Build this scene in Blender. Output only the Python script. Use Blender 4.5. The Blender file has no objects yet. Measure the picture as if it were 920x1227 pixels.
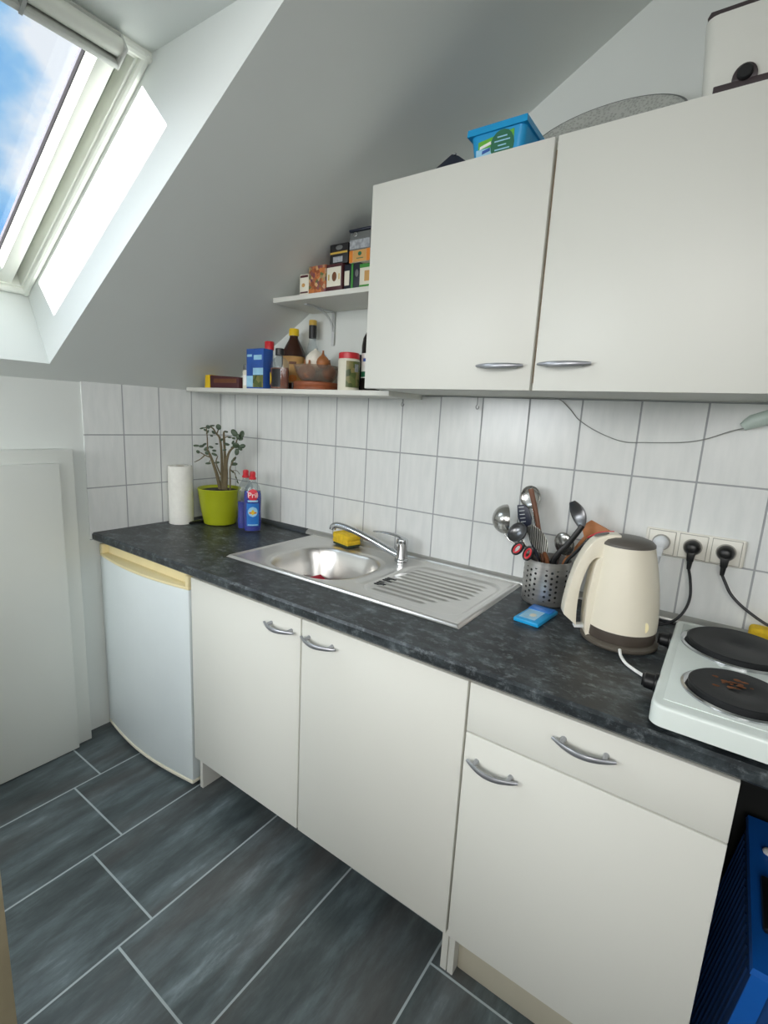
import bpy, bmesh, math, random
from mathutils import Vector, Matrix
random.seed(7)
PI = math.pi
SC = bpy.context.scene
COL = SC.collection

# ------------------------------------------------------------------ materials
def lin(c):
    if isinstance(c, str):
        c = c.lstrip('#'); c = [int(c[i:i+2], 16) for i in (0, 2, 4)]
    return tuple(((v/255)/12.92 if v/255 <= 0.04045 else ((v/255+0.055)/1.055)**2.4) for v in c) + (1.0,)

class NT:
    """tiny node-tree helper"""
    def __init__(s, name):
        s.m = bpy.data.materials.new(name); s.m.use_nodes = True
        s.t = s.m.node_tree; s.t.nodes.clear()
        s.out = s.n('ShaderNodeOutputMaterial')
    def n(s, kind, **kw):
        nd = s.t.nodes.new(kind)
        for k, v in kw.items():
            if k in nd.inputs.keys() if isinstance(k, str) else False: nd.inputs[k].default_value = v
            else: setattr(nd, k, v)
        return nd
    def l(s, a, b): s.t.links.new(a, b)
    def setv(s, sock, v):
        if hasattr(v, 'is_linked') or isinstance(v, bpy.types.NodeSocket): s.l(v, sock)
        else: sock.default_value = v
    def math(s, op, a, b=None, c=None):
        nd = s.n('ShaderNodeMath'); nd.operation = op
        s.setv(nd.inputs[0], a)
        if b is not None: s.setv(nd.inputs[1], b)
        if c is not None: s.setv(nd.inputs[2], c)
        return nd.outputs[0]
    def mix(s, f, a, b):
        nd = s.n('ShaderNodeMix'); nd.data_type = 'RGBA'
        s.setv(nd.inputs[0], f); s.setv(nd.inputs[6], a); s.setv(nd.inputs[7], b)
        return nd.outputs[2]
    def ramp(s, f, stops):
        nd = s.n('ShaderNodeValToRGB'); s.l(f, nd.inputs[0]); e = nd.color_ramp.elements
        while len(e) < len(stops): e.new(0.5)
        for i, (p, c) in enumerate(stops): e[i].position = p; e[i].color = c
        return nd.outputs[0]
    def noise(s, vec, scale, detail=4, rough=0.5):
        nd = s.n('ShaderNodeTexNoise'); nd.inputs['Scale'].default_value = scale
        nd.inputs['Detail'].default_value = detail; nd.inputs['Roughness'].default_value = rough
        if vec is not None: s.l(vec, nd.inputs['Vector'])
        return nd.outputs[0]
    def pos(s): return s.n('ShaderNodeNewGeometry').outputs['Position']
    def obj(s): return s.n('ShaderNodeTexCoord').outputs['Object']
    def scalev(s, v, sc):
        nd = s.n('ShaderNodeMapping'); nd.inputs['Scale'].default_value = sc; s.l(v, nd.inputs[0]); return nd.outputs[0]
    def sep(s, v):
        nd = s.n('ShaderNodeSeparateXYZ'); s.l(v, nd.inputs[0]); return nd.outputs
    def bsdf(s, color, rough=0.5, metal=0.0, bump=None, bstr=0.1, bdist=0.002, **kw):
        b = s.n('ShaderNodeBsdfPrincipled')
        s.setv(b.inputs['Base Color'], color); s.setv(b.inputs['Roughness'], rough); s.setv(b.inputs['Metallic'], metal)
        for k, v in kw.items(): b.inputs[k].default_value = v
        if bump is not None:
            bp = s.n('ShaderNodeBump'); bp.inputs['Strength'].default_value = bstr; bp.inputs['Distance'].default_value = bdist
            s.l(bump, bp.inputs['Height']); s.l(bp.outputs[0], b.inputs['Normal'])
        return b.outputs[0]
    def done(s, sh): s.l(sh, s.out.inputs[0]); return s.m

def plain(name, c, rough=0.5, metal=0.0, var=0.06, scale=12, bump=0.0, **kw):
    t = NT(name); c = lin(c)
    nz = t.noise(t.obj(), scale, 3)
    lo = tuple(v*(1-var) for v in c[:3])+(1,); hi = tuple(min(1, v*(1+var)) for v in c[:3])+(1,)
    col = t.ramp(nz, [(0.3, lo), (0.7, hi)])
    if bump:
        return t.done(t.bsdf(col, rough, metal, bump=t.noise(t.obj(), scale*8, 2), bstr=bump, **kw))
    return t.done(t.bsdf(col, rough, metal, **kw))

M = {}
M['wall'] = plain('wall_paint', '#dfe3df', 0.75, var=0.015, scale=3, bump=0.05)
M['plinth'] = plain('plinth_laminate', '#b9b4a2', 0.5, var=0.02)  # cream laminate, darkened to add shade contrast under the doors
M['niche'] = plain('niche_shade_black', '#131514', 0.8)
M['bracket'] = plain('bracket_white', '#cfd2d2', 0.4)
M['shadegrey'] = plain('socket_shade_grey', '#a9a79e', 0.5)  # shade in the socket gaps and wells, put into the colour
M['wall2'] = plain('far_wall_greyed', '#8d8a82', 0.8, var=0.02, scale=3)  # unseen walls greyed down so less light bounces back
M['slope'] = plain('slope_paint', '#e6eae7', 0.8, var=0.02, scale=2.2, bump=0.05)
M['hatch'] = plain('hatch_paint', '#dcdfd9', 0.5, var=0.015, scale=3)
M['cab'] = plain('cabinet_laminate', '#dcdcd4', 0.42, var=0.01, scale=3)
M['cabedge'] = plain('cabinet_edge', '#b39f87', 0.6)
M['inside'] = plain('cabinet_inside', '#c9c5ba', 0.6)
M['fridge'] = plain('fridge_enamel', '#dbe3e4', 0.3, var=0.01)
M['creamlight'] = plain('aged_white_plastic', '#e6e2cf', 0.45, var=0.02)
M['cream'] = plain('yellowed_plastic', '#e9dcae', 0.45, var=0.03)
M['frame'] = plain('window_lacquer', '#eceee6', 0.35, var=0.01)
M['framegrey'] = plain('window_grey', '#a9aca9', 0.45, var=0.02)
M['blindgrey'] = plain('blind_cassette', '#c3c5bf', 0.4, var=0.02)
M['gasket'] = plain('gasket', '#4a4550', 0.5)
M['blind'] = plain('blind_tube', '#e4e6dc', 0.3, var=0.02)
M['chrome'] = plain('chrome', '#c4c6c8', 0.14, 1.0, var=0.03)
M['handle'] = plain('brushed_nickel', '#a9abb0', 0.36, 0.8, var=0.05, scale=40)
M['kettle'] = plain('kettle_cream', '#e6dfcc', 0.32, var=0.015)
M['kbrown'] = plain('kettle_brown', '#4a423b', 0.4)
M['kgrey'] = plain('kettle_lid_grey', '#5c5852', 0.4)
M['kbase'] = plain('kettle_base', '#5a544b', 0.45)
M['clearwhite'] = plain('milky_plastic', '#d8dcdc', 0.25)
M['stove'] = plain('stove_enamel', '#dbe3de', 0.25, var=0.015)
M['black'] = plain('black_plastic', '#141516', 0.38)
M['rubber'] = plain('cable_rubber', '#16181c', 0.45)
M['socket'] = plain('socket_plastic', '#e8e6dc', 0.35, var=0.01)
M['whiteplug'] = plain('white_plug', '#d9dde0', 0.35)
M['paper'] = plain('tissue', '#efeee6', 0.9, var=0.03, scale=60, bump=0.4)
M['cardboard'] = plain('roll_core', '#9b8a72', 0.9)
M['pot'] = plain('green_pot', '#a3ac1e', 0.35, var=0.04)
M['soil'] = plain('soil', '#2a2724', 0.95, var=0.3, scale=60, bump=0.6)
M['stem'] = plain('stem', '#6b6046', 0.8, var=0.2, scale=40)
M['leaf'] = plain('leaf', '#41523c', 0.4, var=0.2, scale=20)
M['blueliq'] = plain('blue_liquid', '#0726a0', 0.12, var=0.08)
M['red'] = plain('red_plastic', '#cf2c36', 0.35)
M['redlabel'] = plain('red_label', '#d8243c', 0.4)
M['white'] = plain('white_print', '#f2f2ee', 0.5, var=0.01)
M['bluelabel'] = plain('blue_label', '#1f74c8', 0.35, var=0.1, scale=30)
M['skylabel'] = plain('light_blue_label', '#9fd0ea', 0.4, var=0.1, scale=40)
M['orange'] = plain('orange_print', '#d9822b', 0.5)
M['yellow'] = plain('yellow_plastic', '#e6c11c', 0.4)
M['sponge'] = plain('sponge', '#ecc52c', 0.9, var=0.1, scale=80, bump=0.8)
M['scour'] = plain('scourer', '#3b4a35', 0.95, var=0.2, scale=90, bump=0.8)
M['redcloth'] = plain('red_sponge', '#d8384a', 0.85, var=0.1, scale=60)
M['wood'] = plain('wood_brown', '#6a3f24', 0.5, var=0.15, scale=30)
M['woodlight'] = plain('wood_orange', '#b9794a', 0.55, var=0.15, scale=30)
M['woodred'] = plain('wood_coaster', '#8a4a2a', 0.5, var=0.2, scale=25)
M['navy'] = plain('navy_plastic', '#1c2234', 0.4)
M['navybox'] = plain('navy_card', '#151b29', 0.5)
M['blackcard'] = plain('black_card', '#1c1c1e', 0.45)
M['gold'] = plain('gold_print', '#c9a64a', 0.4)
M['maroon'] = plain('maroon_card', '#4a2025', 0.5)
M['offwhite'] = plain('offwhite_label', '#e0dccb', 0.6, var=0.04)
M['greenprint'] = plain('green_print', '#3d8a37', 0.5)
M['darkgreen'] = plain('dark_green_print', '#1f6a4a', 0.5)
M['lime'] = plain('lime_print', '#66b531', 0.5)
M['tubblue'] = plain('tub_blue', '#1f9cd6', 0.35, var=0.03)
M['boxblue'] = plain('box_blue', '#2c58a8', 0.45, var=0.15, scale=18)
M['binblue'] = plain('bin_blue', '#0f5fb8', 0.45, var=0.04)
M['binribs'] = plain('bin_ribs', '#123f78', 0.55, var=0.05)
M['garlic'] = plain('garlic_skin', '#e2ddd0', 0.7, var=0.08, scale=30)
M['onion'] = plain('onion_skin', '#a5683a', 0.45, var=0.25, scale=25)
M['dish'] = plain('tan_card', '#c89a5a', 0.6)
M['greybox'] = plain('grey_lid', '#6a6d6c', 0.35, var=0.1)
M['beige'] = plain('beige_wood', '#a3977b', 0.6, var=0.12, scale=10)
M['seal'] = plain('seal_strip', '#b4b4b0', 0.28, 0.6, var=0.06, scale=20)
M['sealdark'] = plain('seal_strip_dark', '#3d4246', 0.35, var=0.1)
M['barcode'] = plain('barcode_grey', '#9fa3a8', 0.5, var=0.3, scale=120)
M['cheese'] = plain('toaster_white', '#dcdcd4', 0.35, var=0.02)
M['toastbrown'] = plain('toaster_brown', '#41383a', 0.45)
M['burnt'] = plain('burnt_food', '#6d3f1c', 0.8, var=0.4, scale=90)
M['wire'] = plain('grey_wire', '#8f918e', 0.5)

def steel_mat(name, c, rough, sc):
    t = NT(name); c = lin(c)
    v = t.scalev(t.obj(), sc)
    nz = t.noise(v, 1.0, 5, 0.65)
    col = t.ramp(nz, [(0.25, tuple(x*0.92 for x in c[:3])+(1,)), (0.75, c)])
    ro = t.math('ADD', t.math('MULTIPLY', nz, 0.08), rough-0.04)
    return t.done(t.bsdf(col, ro, 0.92, bump=nz, bstr=0.006))
M['steel'] = steel_mat('sink_steel', '#dedcd8', 0.30, (3, 30, 30))
M['steel2'] = steel_mat('utensil_steel', '#b9b8b4', 0.22, (30, 30, 8))
M['steeldark'] = steel_mat('dark_steel', '#77787a', 0.3, (30, 30, 8))
M['iron'] = plain('hotplate_iron', '#1d1f21', 0.55, 0.3, var=0.25, scale=25, bump=0.1)

def cup_mat():
    t = NT('perforated_steel')
    x, y, z = t.sep(t.obj())[:3]
    ang = t.math('ARCTAN2', y, x)
    P = 0.235
    u = t.math('DIVIDE', t.math('ADD', ang, 12.0), P)
    fu = t.math('SUBTRACT', t.math('FRACT', u), 0.5)
    col_id = t.math('FLOOR', u)
    keep = t.math('GREATER_THAN', t.math('FLOORED_MODULO', col_id, 4.0), 0.5)
    zz = t.math('DIVIDE', t.math('SUBTRACT', z, 0.017), 0.0152)
    zz = t.math('ADD', zz, t.math('MULTIPLY', t.math('FLOORED_MODULO', col_id, 2.0), 0.5))
    fz = t.math('SUBTRACT', t.math('FRACT', zz), 0.5)
    du = t.math('MULTIPLY', fu, P*0.063); dz = t.math('MULTIPLY', fz, 0.0152)
    d = t.math('SQRT', t.math('ADD', t.math('MULTIPLY', du, du), t.math('MULTIPLY', dz, dz)))
    hole = t.math('LESS_THAN', d, 0.0036)
    hole = t.math('MULTIPLY', hole, keep)
    hole = t.math('MULTIPLY', hole, t.math('GREATER_THAN', z, 0.018))
    hole = t.math('MULTIPLY', hole, t.math('LESS_THAN', z, 0.108))
    nz = t.noise(t.scalev(t.obj(), (6, 6, 90)), 1, 4)
    a = t.bsdf(t.ramp(nz, [(0.3, lin('#a9a8a6')), (0.7, lin('#cfcdc9'))]), 0.32, 0.8)
    b = t.bsdf(lin('#0c0c0c'), 0.8)
    mx = t.n('ShaderNodeMixShader'); t.l(hole, mx.inputs[0]); t.l(a, mx.inputs[1]); t.l(b, mx.inputs[2])
    return t.done(mx.outputs[0])
M['cup'] = cup_mat()

def glassy(name, tint, amount, rough=0.05):
    """see-through glass: clear for light to pass, with fresnel gloss and a little body"""
    t = NT(name)
    tr = t.n('ShaderNodeBsdfTransparent'); tr.inputs[0].default_value = lin(tint)
    b = t.bsdf(lin(tint), rough)
    gl = t.n('ShaderNodeBsdfGlossy'); gl.inputs['Roughness'].default_value = rough
    m1 = t.n('ShaderNodeMixShader'); m1.inputs[0].default_value = amount
    t.l(tr.outputs[0], m1.inputs[1]); t.l(b, m1.inputs[2])
    fr = t.n('ShaderNodeLayerWeight'); fr.inputs['Blend'].default_value = 0.5
    ff = t.math('ADD', t.math('MULTIPLY', t.math('POWER', fr.outputs['Facing'], 4.0), 0.35), 0.03)
    m2 = t.n('ShaderNodeMixShader'); t.l(ff, m2.inputs[0]); t.l(m1.outputs[0], m2.inputs[1]); t.l(gl.outputs[0], m2.inputs[2])
    return t.done(m2.outputs[0])
M['pane'] = glassy('window_glass', '#fbfdff', 0.0, 0.01)
M['clear'] = glassy('clear_plastic', '#eef2f3', 0.06, 0.1)
M['glass'] = glassy('bowl_glass', '#e6ddd2', 0.12, 0.06)
M['brownglass'] = plain('brown_bottle', '#3a2218', 0.15, var=0.1)
M['darkglass'] = plain('dark_bottle', '#1f1a17', 0.12)
M['amber'] = plain('amber_liquid', '#7a3b1b', 0.15, var=0.15)
M['greenglass'] = plain('green_dark_glass', '#26301c', 0.2)

def platter_mat():
    t = NT('pressed_glass_platter')
    v = t.n('ShaderNodeTexVoronoi'); v.inputs['Scale'].default_value = 150; t.l(t.obj(), v.inputs['Vector'])
    tr = t.n('ShaderNodeBsdfTransparent'); tr.inputs[0].default_value = lin('#c9cbc6')
    b = t.bsdf(t.ramp(v.outputs[0], [(0.1, lin('#c2c4be')), (0.6, lin('#e8eae4'))]), 0.2, bump=v.outputs[0], bstr=0.5)
    m = t.n('ShaderNodeMixShader'); m.inputs[0].default_value = 0.6
    t.l(tr.outputs[0], m.inputs[1]); t.l(b, m.inputs[2]); return t.done(m.outputs[0])
M['platter'] = platter_mat()

def tile_wall(name, axis, off, zoff):
    t = NT(name); p = t.sep(t.pos())
    h = t.math('SUBTRACT', t.math('FRACT', t.math('ADD', t.math('DIVIDE', t.math('SUBTRACT', p[axis], off), 0.14995), 50.5)), 0.5)
    v = t.math('SUBTRACT', t.math('FRACT', t.math('ADD', t.math('DIVIDE', t.math('SUBTRACT', p[2], zoff), 0.1987), 50.5)), 0.5)
    dh = t.math('MULTIPLY', t.math('ABSOLUTE', h), 0.14995); dv = t.math('MULTIPLY', t.math('ABSOLUTE', v), 0.1987)
    d = t.math('MINIMUM', dh, dv)
    g = t.math('SMOOTH_MIN', t.math('DIVIDE', d, 0.003), 1.0, 0.05)
    grout = t.math('LESS_THAN', d, 0.0023)
    nz = t.noise(t.scalev(t.pos(), (45, 45, 9)), 1, 4)
    base = t.ramp(nz, [(0.35, lin('#dfe2e0')), (0.65, lin('#e6e8e6'))])
    col = t.mix(grout, base, lin('#a2a5a7'))
    ro = t.math('ADD', t.math('MULTIPLY', grout, 0.5), 0.22)
    return t.done(t.bsdf(col, ro, bump=g, bstr=0.35, bdist=0.0015))
M['tileback'] = tile_wall('white_wall_tiles', 0, 0.0915, 1.1899)
M['tileleft'] = tile_wall('white_wall_tiles_side', 1, -0.1599, 1.1899)

def floor_mat():
    t = NT('slate_floor_tiles'); p = t.sep(t.pos())
    fx = t.math('DIVIDE', t.math('SUBTRACT', p[0], 0.2732), 0.3152)
    row = t.math('FLOOR', fx)
    lx = t.math('ABSOLUTE', t.math('SUBTRACT', t.math('FRACT', t.math('ADD', fx, 0.5)), 0.5))
    fy = t.math('DIVIDE', t.math('ADD', t.math('ADD', p[1], 0.744), t.math('MULTIPLY', t.math('ADD', row, 1), 0.0867)), 0.61)
    ly = t.math('ABSOLUTE', t.math('SUBTRACT', t.math('FRACT', t.math('ADD', fy, 0.5)), 0.5))
    d = t.math('MINIMUM', t.math('MULTIPLY', lx, 0.3152), t.math('MULTIPLY', ly, 0.61))
    grout = t.math('LESS_THAN', d, 0.0027)
    cid = t.math('ADD', t.math('MULTIPLY', row, 3.17), t.math('MULTIPLY', t.math('FLOOR', fy), 7.31))
    cb = t.n('ShaderNodeCombineXYZ'); t.l(cid, cb.inputs[2])
    va = t.n('ShaderNodeVectorMath'); va.operation = 'ADD'
    t.l(t.scalev(t.pos(), (13, 3.0, 1)), va.inputs[0]); t.l(cb.outputs[0], va.inputs[1])
    n1 = t.noise(va.outputs[0], 1.0, 8, 0.68)
    base = t.ramp(n1, [(0.3, lin('#343a3c')), (0.47, lin('#485153')), (0.6, lin('#5e696c')), (0.74, lin('#87959a'))])
    n2 = t.noise(va.outputs[0], 0.55, 3)
    base = t.mix(t.ramp(n2, [(0.45, (0, 0, 0, 1)), (0.75, (0.5, 0.5, 0.5, 1))]), base, lin('#5a5350'))
    col = t.mix(grout, base, lin('#a2acae'))
    ro = t.math('ADD', t.math('MULTIPLY', n1, 0.2), 0.3)
    return t.done(t.bsdf(col, ro, bump=n1, bstr=0.05))
M['floor'] = floor_mat()

def worktop_mat():
    t = NT('slate_worktop'); o = t.pos()
    n1 = t.noise(t.scalev(o, (11, 15, 11)), 1, 9, 0.72)
    n2 = t.noise(t.scalev(o, (34, 50, 40)), 1, 7, 0.75)
    base = t.ramp(n1, [(0.3, lin('#15181a')), (0.48, lin('#22272a')), (0.58, lin('#3c4346')), (0.72, lin('#788184'))])
    col = t.mix(t.ramp(n2, [(0.52, (0, 0, 0, 1)), (0.7, (0.6, 0.6, 0.6, 1))]), base, lin('#8b9396'))
    return t.done(t.bsdf(col, t.math('ADD', t.math('MULTIPLY', n2, 0.25), 0.3), bump=n2, bstr=0.08))
M['worktop'] = worktop_mat()

def pattern_box():
    t = NT('patterned_tea_card')
    w = t.n('ShaderNodeTexVoronoi'); w.inputs['Scale'].default_value = 95; t.l(t.obj(), w.inputs['Vector'])
    col = t.ramp(t.sep(w.outputs['Color'])[0], [(0.1, lin('#8d4a2c')), (0.35, lin('#c7793c')), (0.55, lin('#6b3b4f')), (0.75, lin('#d0a878')), (0.95, lin('#5f6a3c'))])
    return t.done(t.bsdf(col, 0.5))
M['pattern'] = pattern_box()

def shaker_mat():
    t = NT('herb_print')
    w = t.n('ShaderNodeTexVoronoi'); w.inputs['Scale'].default_value = 60; t.l(t.obj(), w.inputs['Vector'])
    col = t.ramp(t.sep(w.outputs['Color'])[1], [(0.1, lin('#3a4a22')), (0.5, lin('#5f6c37')), (0.9, lin('#8b8050'))])
    return t.done(t.bsdf(col, 0.4))
M['herb'] = shaker_mat()

def whisk_mat():
    t = NT('grated_steel')
    w = t.n('ShaderNodeTexWave'); w.inputs['Scale'].default_value = 55; w.inputs['Distortion'].default_value = 2; t.l(t.obj(), w.inputs['Vector'])
    return t.done(t.bsdf(t.ramp(w.outputs[1], [(0.2, lin('#55554f')), (0.8, lin('#b5b4ae'))]), 0.35, 0.9, bump=w.outputs[1], bstr=0.4))
M['grated'] = whisk_mat()

# ------------------------------------------------------------------ mesh builder
class MB:
    def __init__(s): s.bm = bmesh.new()
    def _xf(s, vs, m):
        if m is not None:
            for v in vs: v.co = m @ v.co
    def box(s, x0, x1, y0, y1, z0, z1, bev=0.0, seg=2, m=None):
        r = bmesh.ops.create_cube(s.bm, size=1); vs = r['verts']
        for v in vs:
            v.co = Vector(((x0+x1)/2+v.co.x*(x1-x0), (y0+y1)/2+v.co.y*(y1-y0), (z0+z1)/2+v.co.z*(z1-z0)))
        s._xf(vs, m)
        if bev:
            es = list({e for v in vs for e in v.link_edges})
            bmesh.ops.bevel(s.bm, geom=es, offset=bev, segments=seg, profile=0.5, affect='EDGES', clamp_overlap=True)
        return s
    def rings(s, rings, cap0=True, cap1=True, closed=True):
        bm = s.bm; R = [[bm.verts.new(p) for p in r] for r in rings]; n = len(R[0])
        for a, b in zip(R, R[1:]):
            for i in range(n if closed else n-1):
                j = (i+1) % n
                bm.faces.new((a[i], a[j], b[j], b[i]))
        if cap0: bm.faces.new(list(reversed(R[0])))
        if cap1: bm.faces.new(R[-1])
        return s
    def lathe(s, prof, c=(0, 0, 0), seg=32, sx=1, sy=1, cap0=True, cap1=True, m=None, rot=0):
        rr = []
        for r, z in prof:
            r = max(r, 1e-5)
            ring = []
            for i in range(seg):
                a = 2*PI*i/seg
                x, y = r*math.cos(a)*sx, r*math.sin(a)*sy
                x, y = x*math.cos(rot)-y*math.sin(rot), x*math.sin(rot)+y*math.cos(rot)
                p = Vector((x, y, z))
                if m is not None: p = m @ p
                ring.append(p+Vector(c))
            rr.append(ring)
        return s.rings(rr, cap0, cap1)
    def sweep(s, pts, rad, seg=10, up=None, cap=True):
        """rad: number, list of numbers or list of (ra, rb); rb along the 'up' side"""
        P = [Vector(p) for p in pts]; n = len(P)
        if not isinstance(rad, (list, tuple)): rad = [rad]*n
        rad = [r if isinstance(r, (list, tuple)) else (r, r) for r in rad]
        u = Vector(up) if up is not None else None; rr = []
        for i in range(n):
            t = (P[min(i+1, n-1)]-P[max(i-1, 0)]).normalized()
            if u is None:
                u = Vector((0, 0, 1)) if abs(t.z) < 0.9 else Vector((1, 0, 0))
            u2 = (u - t*u.dot(t)); u2.normalize()
            if up is None: u = u2
            w = t.cross(u2)
            rr.append([P[i]+w*(rad[i][0]*math.cos(2*PI*k/seg))+u2*(rad[i][1]*math.sin(2*PI*k/seg)) for k in range(seg)])
        return s.rings(rr, cap, cap)
    def prism(s, poly, axis, a, b, bev=0.0, seg=2, m=None):
        """poly in the two other axes (order x,y / x,z / y,z), extruded along axis"""
        def mk(p, t):
            return Vector({'x': (t, p[0], p[1]), 'y': (p[0], t, p[1]), 'z': (p[0], p[1], t)}[axis])
        bm = s.bm
        A = [bm.verts.new(mk(p, a)) for p in poly]; B = [bm.verts.new(mk(p, b)) for p in poly]; n = len(poly)
        fs = [bm.faces.new(A), bm.faces.new(list(reversed(B)))]
        for i in range(n):
            j = (i+1) % n; fs.append(bm.faces.new((A[j], A[i], B[i], B[j])))
        s._xf(A+B, m)
        bmesh.ops.recalc_face_normals(bm, faces=fs)
        if bev:
            es = list({e for v in A+B for e in v.link_edges})
            bmesh.ops.bevel(bm, geom=es, offset=bev, segments=seg, profile=0.5, affect='EDGES', clamp_overlap=True)
        return s
    def ball(s, c, rx, ry, rz, m=None, seg=16):
        r = bmesh.ops.create_uvsphere(s.bm, u_segments=seg, v_segments=max(6, seg//2), radius=1)
        for v in r['verts']:
            p = Vector((v.co.x*rx, v.co.y*ry, v.co.z*rz))
            if m is not None: p = m @ p
            v.co = p+Vector(c)
        return s

def smooth_path(pts, k=6):
    P = [Vector(p) for p in pts]; out = []
    for i in range(len(P)-1):
        p0, p1, p2, p3 = P[max(i-1, 0)], P[i], P[i+1], P[min(i+2, len(P)-1)]
        for j in range(k):
            t = j/k
            out.append(0.5*((2*p1)+(p2-p0)*t+(2*p0-5*p1+4*p2-p3)*t*t+(3*p1-p0-3*p2+p3)*t**3))
    out.append(P[-1]); return out

ORIG = {}
def link(name, mb, mat, parent=None, base=None, label=None, sharp=35):
    """one mesh object; vertices are given in world coordinates, origin moves to its thing's base"""
    me = bpy.data.meshes.new(name)
    bmesh.ops.recalc_face_normals(mb.bm, faces=mb.bm.faces[:])
    o0 = ORIG[parent.name] if parent is not None else (Vector(base) if base is not None else Vector((0, 0, 0)))
    for v in mb.bm.verts: v.co -= o0
    mb.bm.to_mesh(me); mb.bm.free()
    for p in me.polygons: p.use_smooth = True
    try: me.set_sharp_from_angle(angle=math.radians(sharp))
    except Exception: pass
    me.materials.append(M[mat] if isinstance(mat, str) else mat)
    o = bpy.data.objects.new(name, me); COL.objects.link(o)
    if parent is not None: o.parent = parent
    else: o.location = o0
    ORIG[o.name] = o0
    if label: o['label'] = label
    return o
def tag(o, label, cat, group=None, kind=None):
    o['label'] = label; o['category'] = cat
    if group: o['group'] = group
    if kind: o['kind'] = kind
    return o
def thing(name, loc, label, cat, group=None):
    o = bpy.data.objects.new(name, None); COL.objects.link(o); o.location = loc
    o.empty_display_size = 0.05
    ORIG[o.name] = Vector(loc); return tag(o, label, cat, group)
def struct(name, mb, mat, label, cat, parent=None):
    o = link(name, mb, mat, parent)
    if parent is None: tag(o, label, cat, kind='structure')
    return o
def text_mesh(body, size, depth=0.0004):
    cu = bpy.data.curves.new('txt', 'FONT'); cu.body = body; cu.size = size; cu.extrude = depth; cu.align_x = 'CENTER'; cu.align_y = 'CENTER'
    o = bpy.data.objects.new('txt', cu); COL.objects.link(o)
    dg = bpy.context.evaluated_depsgraph_get(); me = bpy.data.meshes.new_from_object(o.evaluated_get(dg))
    bpy.data.objects.remove(o); bpy.data.curves.remove(cu)
    b = MB(); b.bm.from_mesh(me); bpy.data.meshes.remove(me); return b
def curve_patch(c, r, a0, a1, z0, z1, n=10, sx=1, sy=1, rot=0, shape=None, r2=None):
    """thin label bent round a bottle"""
    mb = MB(); rr = []
    nz = 8 if shape else 1
    for k in range(nz+1):
        f = k/nz; z = z0+(z1-z0)*f; rad = r if r2 is None else r+(r2-r)*f
        w = 1.0
        if shape == 'oval': w = max(0.04, math.sqrt(max(0, 1-(2*f-1)**2)))
        am = (a0+a1)/2; ah = (a1-a0)/2*w; ring = []
        for i in range(n+1):
            a = am-ah+2*ah*i/n
            x, y = rad*math.cos(a)*sx, rad*math.sin(a)*sy
            x, y = x*math.cos(rot)-y*math.sin(rot), x*math.sin(rot)+y*math.cos(rot)
            ring.append(Vector((c[0]+x, c[1]+y, z)))
        rr.append(ring)
    mb.rings(rr, False, False, closed=False); return mb

# ------------------------------------------------------------------ camera
CAM = Vector((1.9558, -1.4792, 1.3127))
cd = bpy.data.cameras.new('camera'); cam = bpy.data.objects.new('camera', cd); COL.objects.link(cam)
Rm = Matrix(((0.81636463, -0.15042536, 0.5576029), (0.57522285, 0.12543804, -0.8083217), (0.05164746, 0.98063118, 0.18893128)))
cam.matrix_world = Matrix.Translation(CAM) @ Rm.to_4x4()
cd.sensor_fit = 'HORIZONTAL'; cd.sensor_width = 36; cd.lens = 36*593.68/920; cd.clip_start = 0.02
SC.camera = cam

# ------------------------------------------------------------------ room shell
XR, YF, ZC = 3.3, -3.3, 2.65
struct('floor', MB().box(-0.3, XR+0.1, YF-0.1, 0.1, -0.1, 0), 'floor', 'dark slate grey floor of large tiles with pale grout', 'floor')
gable = [(-0.12, 0), (XR, 0), (XR, ZC+0.05), (2.2, ZC+0.05), (-0.12, 1.381-0.12*0.577+0.04)]
struct('wall_back', MB().prism(gable, 'y', 0.006, 0.11), 'wall', 'white painted wall behind the counter and shelves', 'wall')
struct('wall_left', MB().box(-0.12, -0.006, YF, 0.006, 0, 1.379), 'wall', 'low white knee wall under the sloping ceiling', 'wall')
struct('wall_right', MB().box(XR, XR+0.1, YF, 0.006, 0, ZC+0.1), 'wall2', 'wall to the right outside the view, greyed to cut bounced light', 'wall')
struct('wall_front', MB().prism(gable, 'y', YF-0.09, YF), 'wall2', 'wall behind the viewer, greyed to cut bounced light', 'wall')
struct('trim_1', MB().box(0.0, XR, 0.0, 0.006, 0.74, 1.3887), 'tileback', 'white wall tiles with grey grout behind the worktop', 'tiles')
struct('trim_2', MB().box(-0.006, 0.0, -0.6065, 0.0, 0.791, 1.384), 'tileleft', 'white wall tiles on the knee wall beside the paper roll', 'tiles')

SD = Vector((0.8660254, 0, 0.5)); ND = Vector((-0.5, 0, 0.8660254)); S0 = Vector((0, 0, 1.381))
def sp(s, n): p = S0+SD*s+ND*n; return (p.x, p.z)
def spv(s, y, n): p = S0+SD*s+ND*n; return Vector((p.x, y, p.z))
TH = 0.262; YO0, YO1 = -1.56, -0.734
SA, SB, SCc, SDd = 0.0905, 0.0905, 0.992, 1.425
ce = MB()
full = [sp(-0.25, 0), sp(2.54, 0), sp(2.54, TH), sp(-0.25, TH)]
ce.prism(full, 'y', YO1, 0.12); ce.prism(full, 'y', YF-0.1, YO0)
ce.prism([sp(-0.25, 0), sp(SA, 0), sp(SB, TH), sp(-0.25, TH)], 'y', YO0, YO1)
ce.prism([sp(SDd, 0), sp(2.54, 0), sp(2.54, TH), sp(SCc, TH)], 'y', YO0, YO1)
ce.box(2.18, XR+0.1, YF-0.1, 0.12, ZC, ZC+0.1)
struct('ceiling', ce, 'slope', 'white sloping attic ceiling with a deep skylight recess', 'ceiling')

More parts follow.
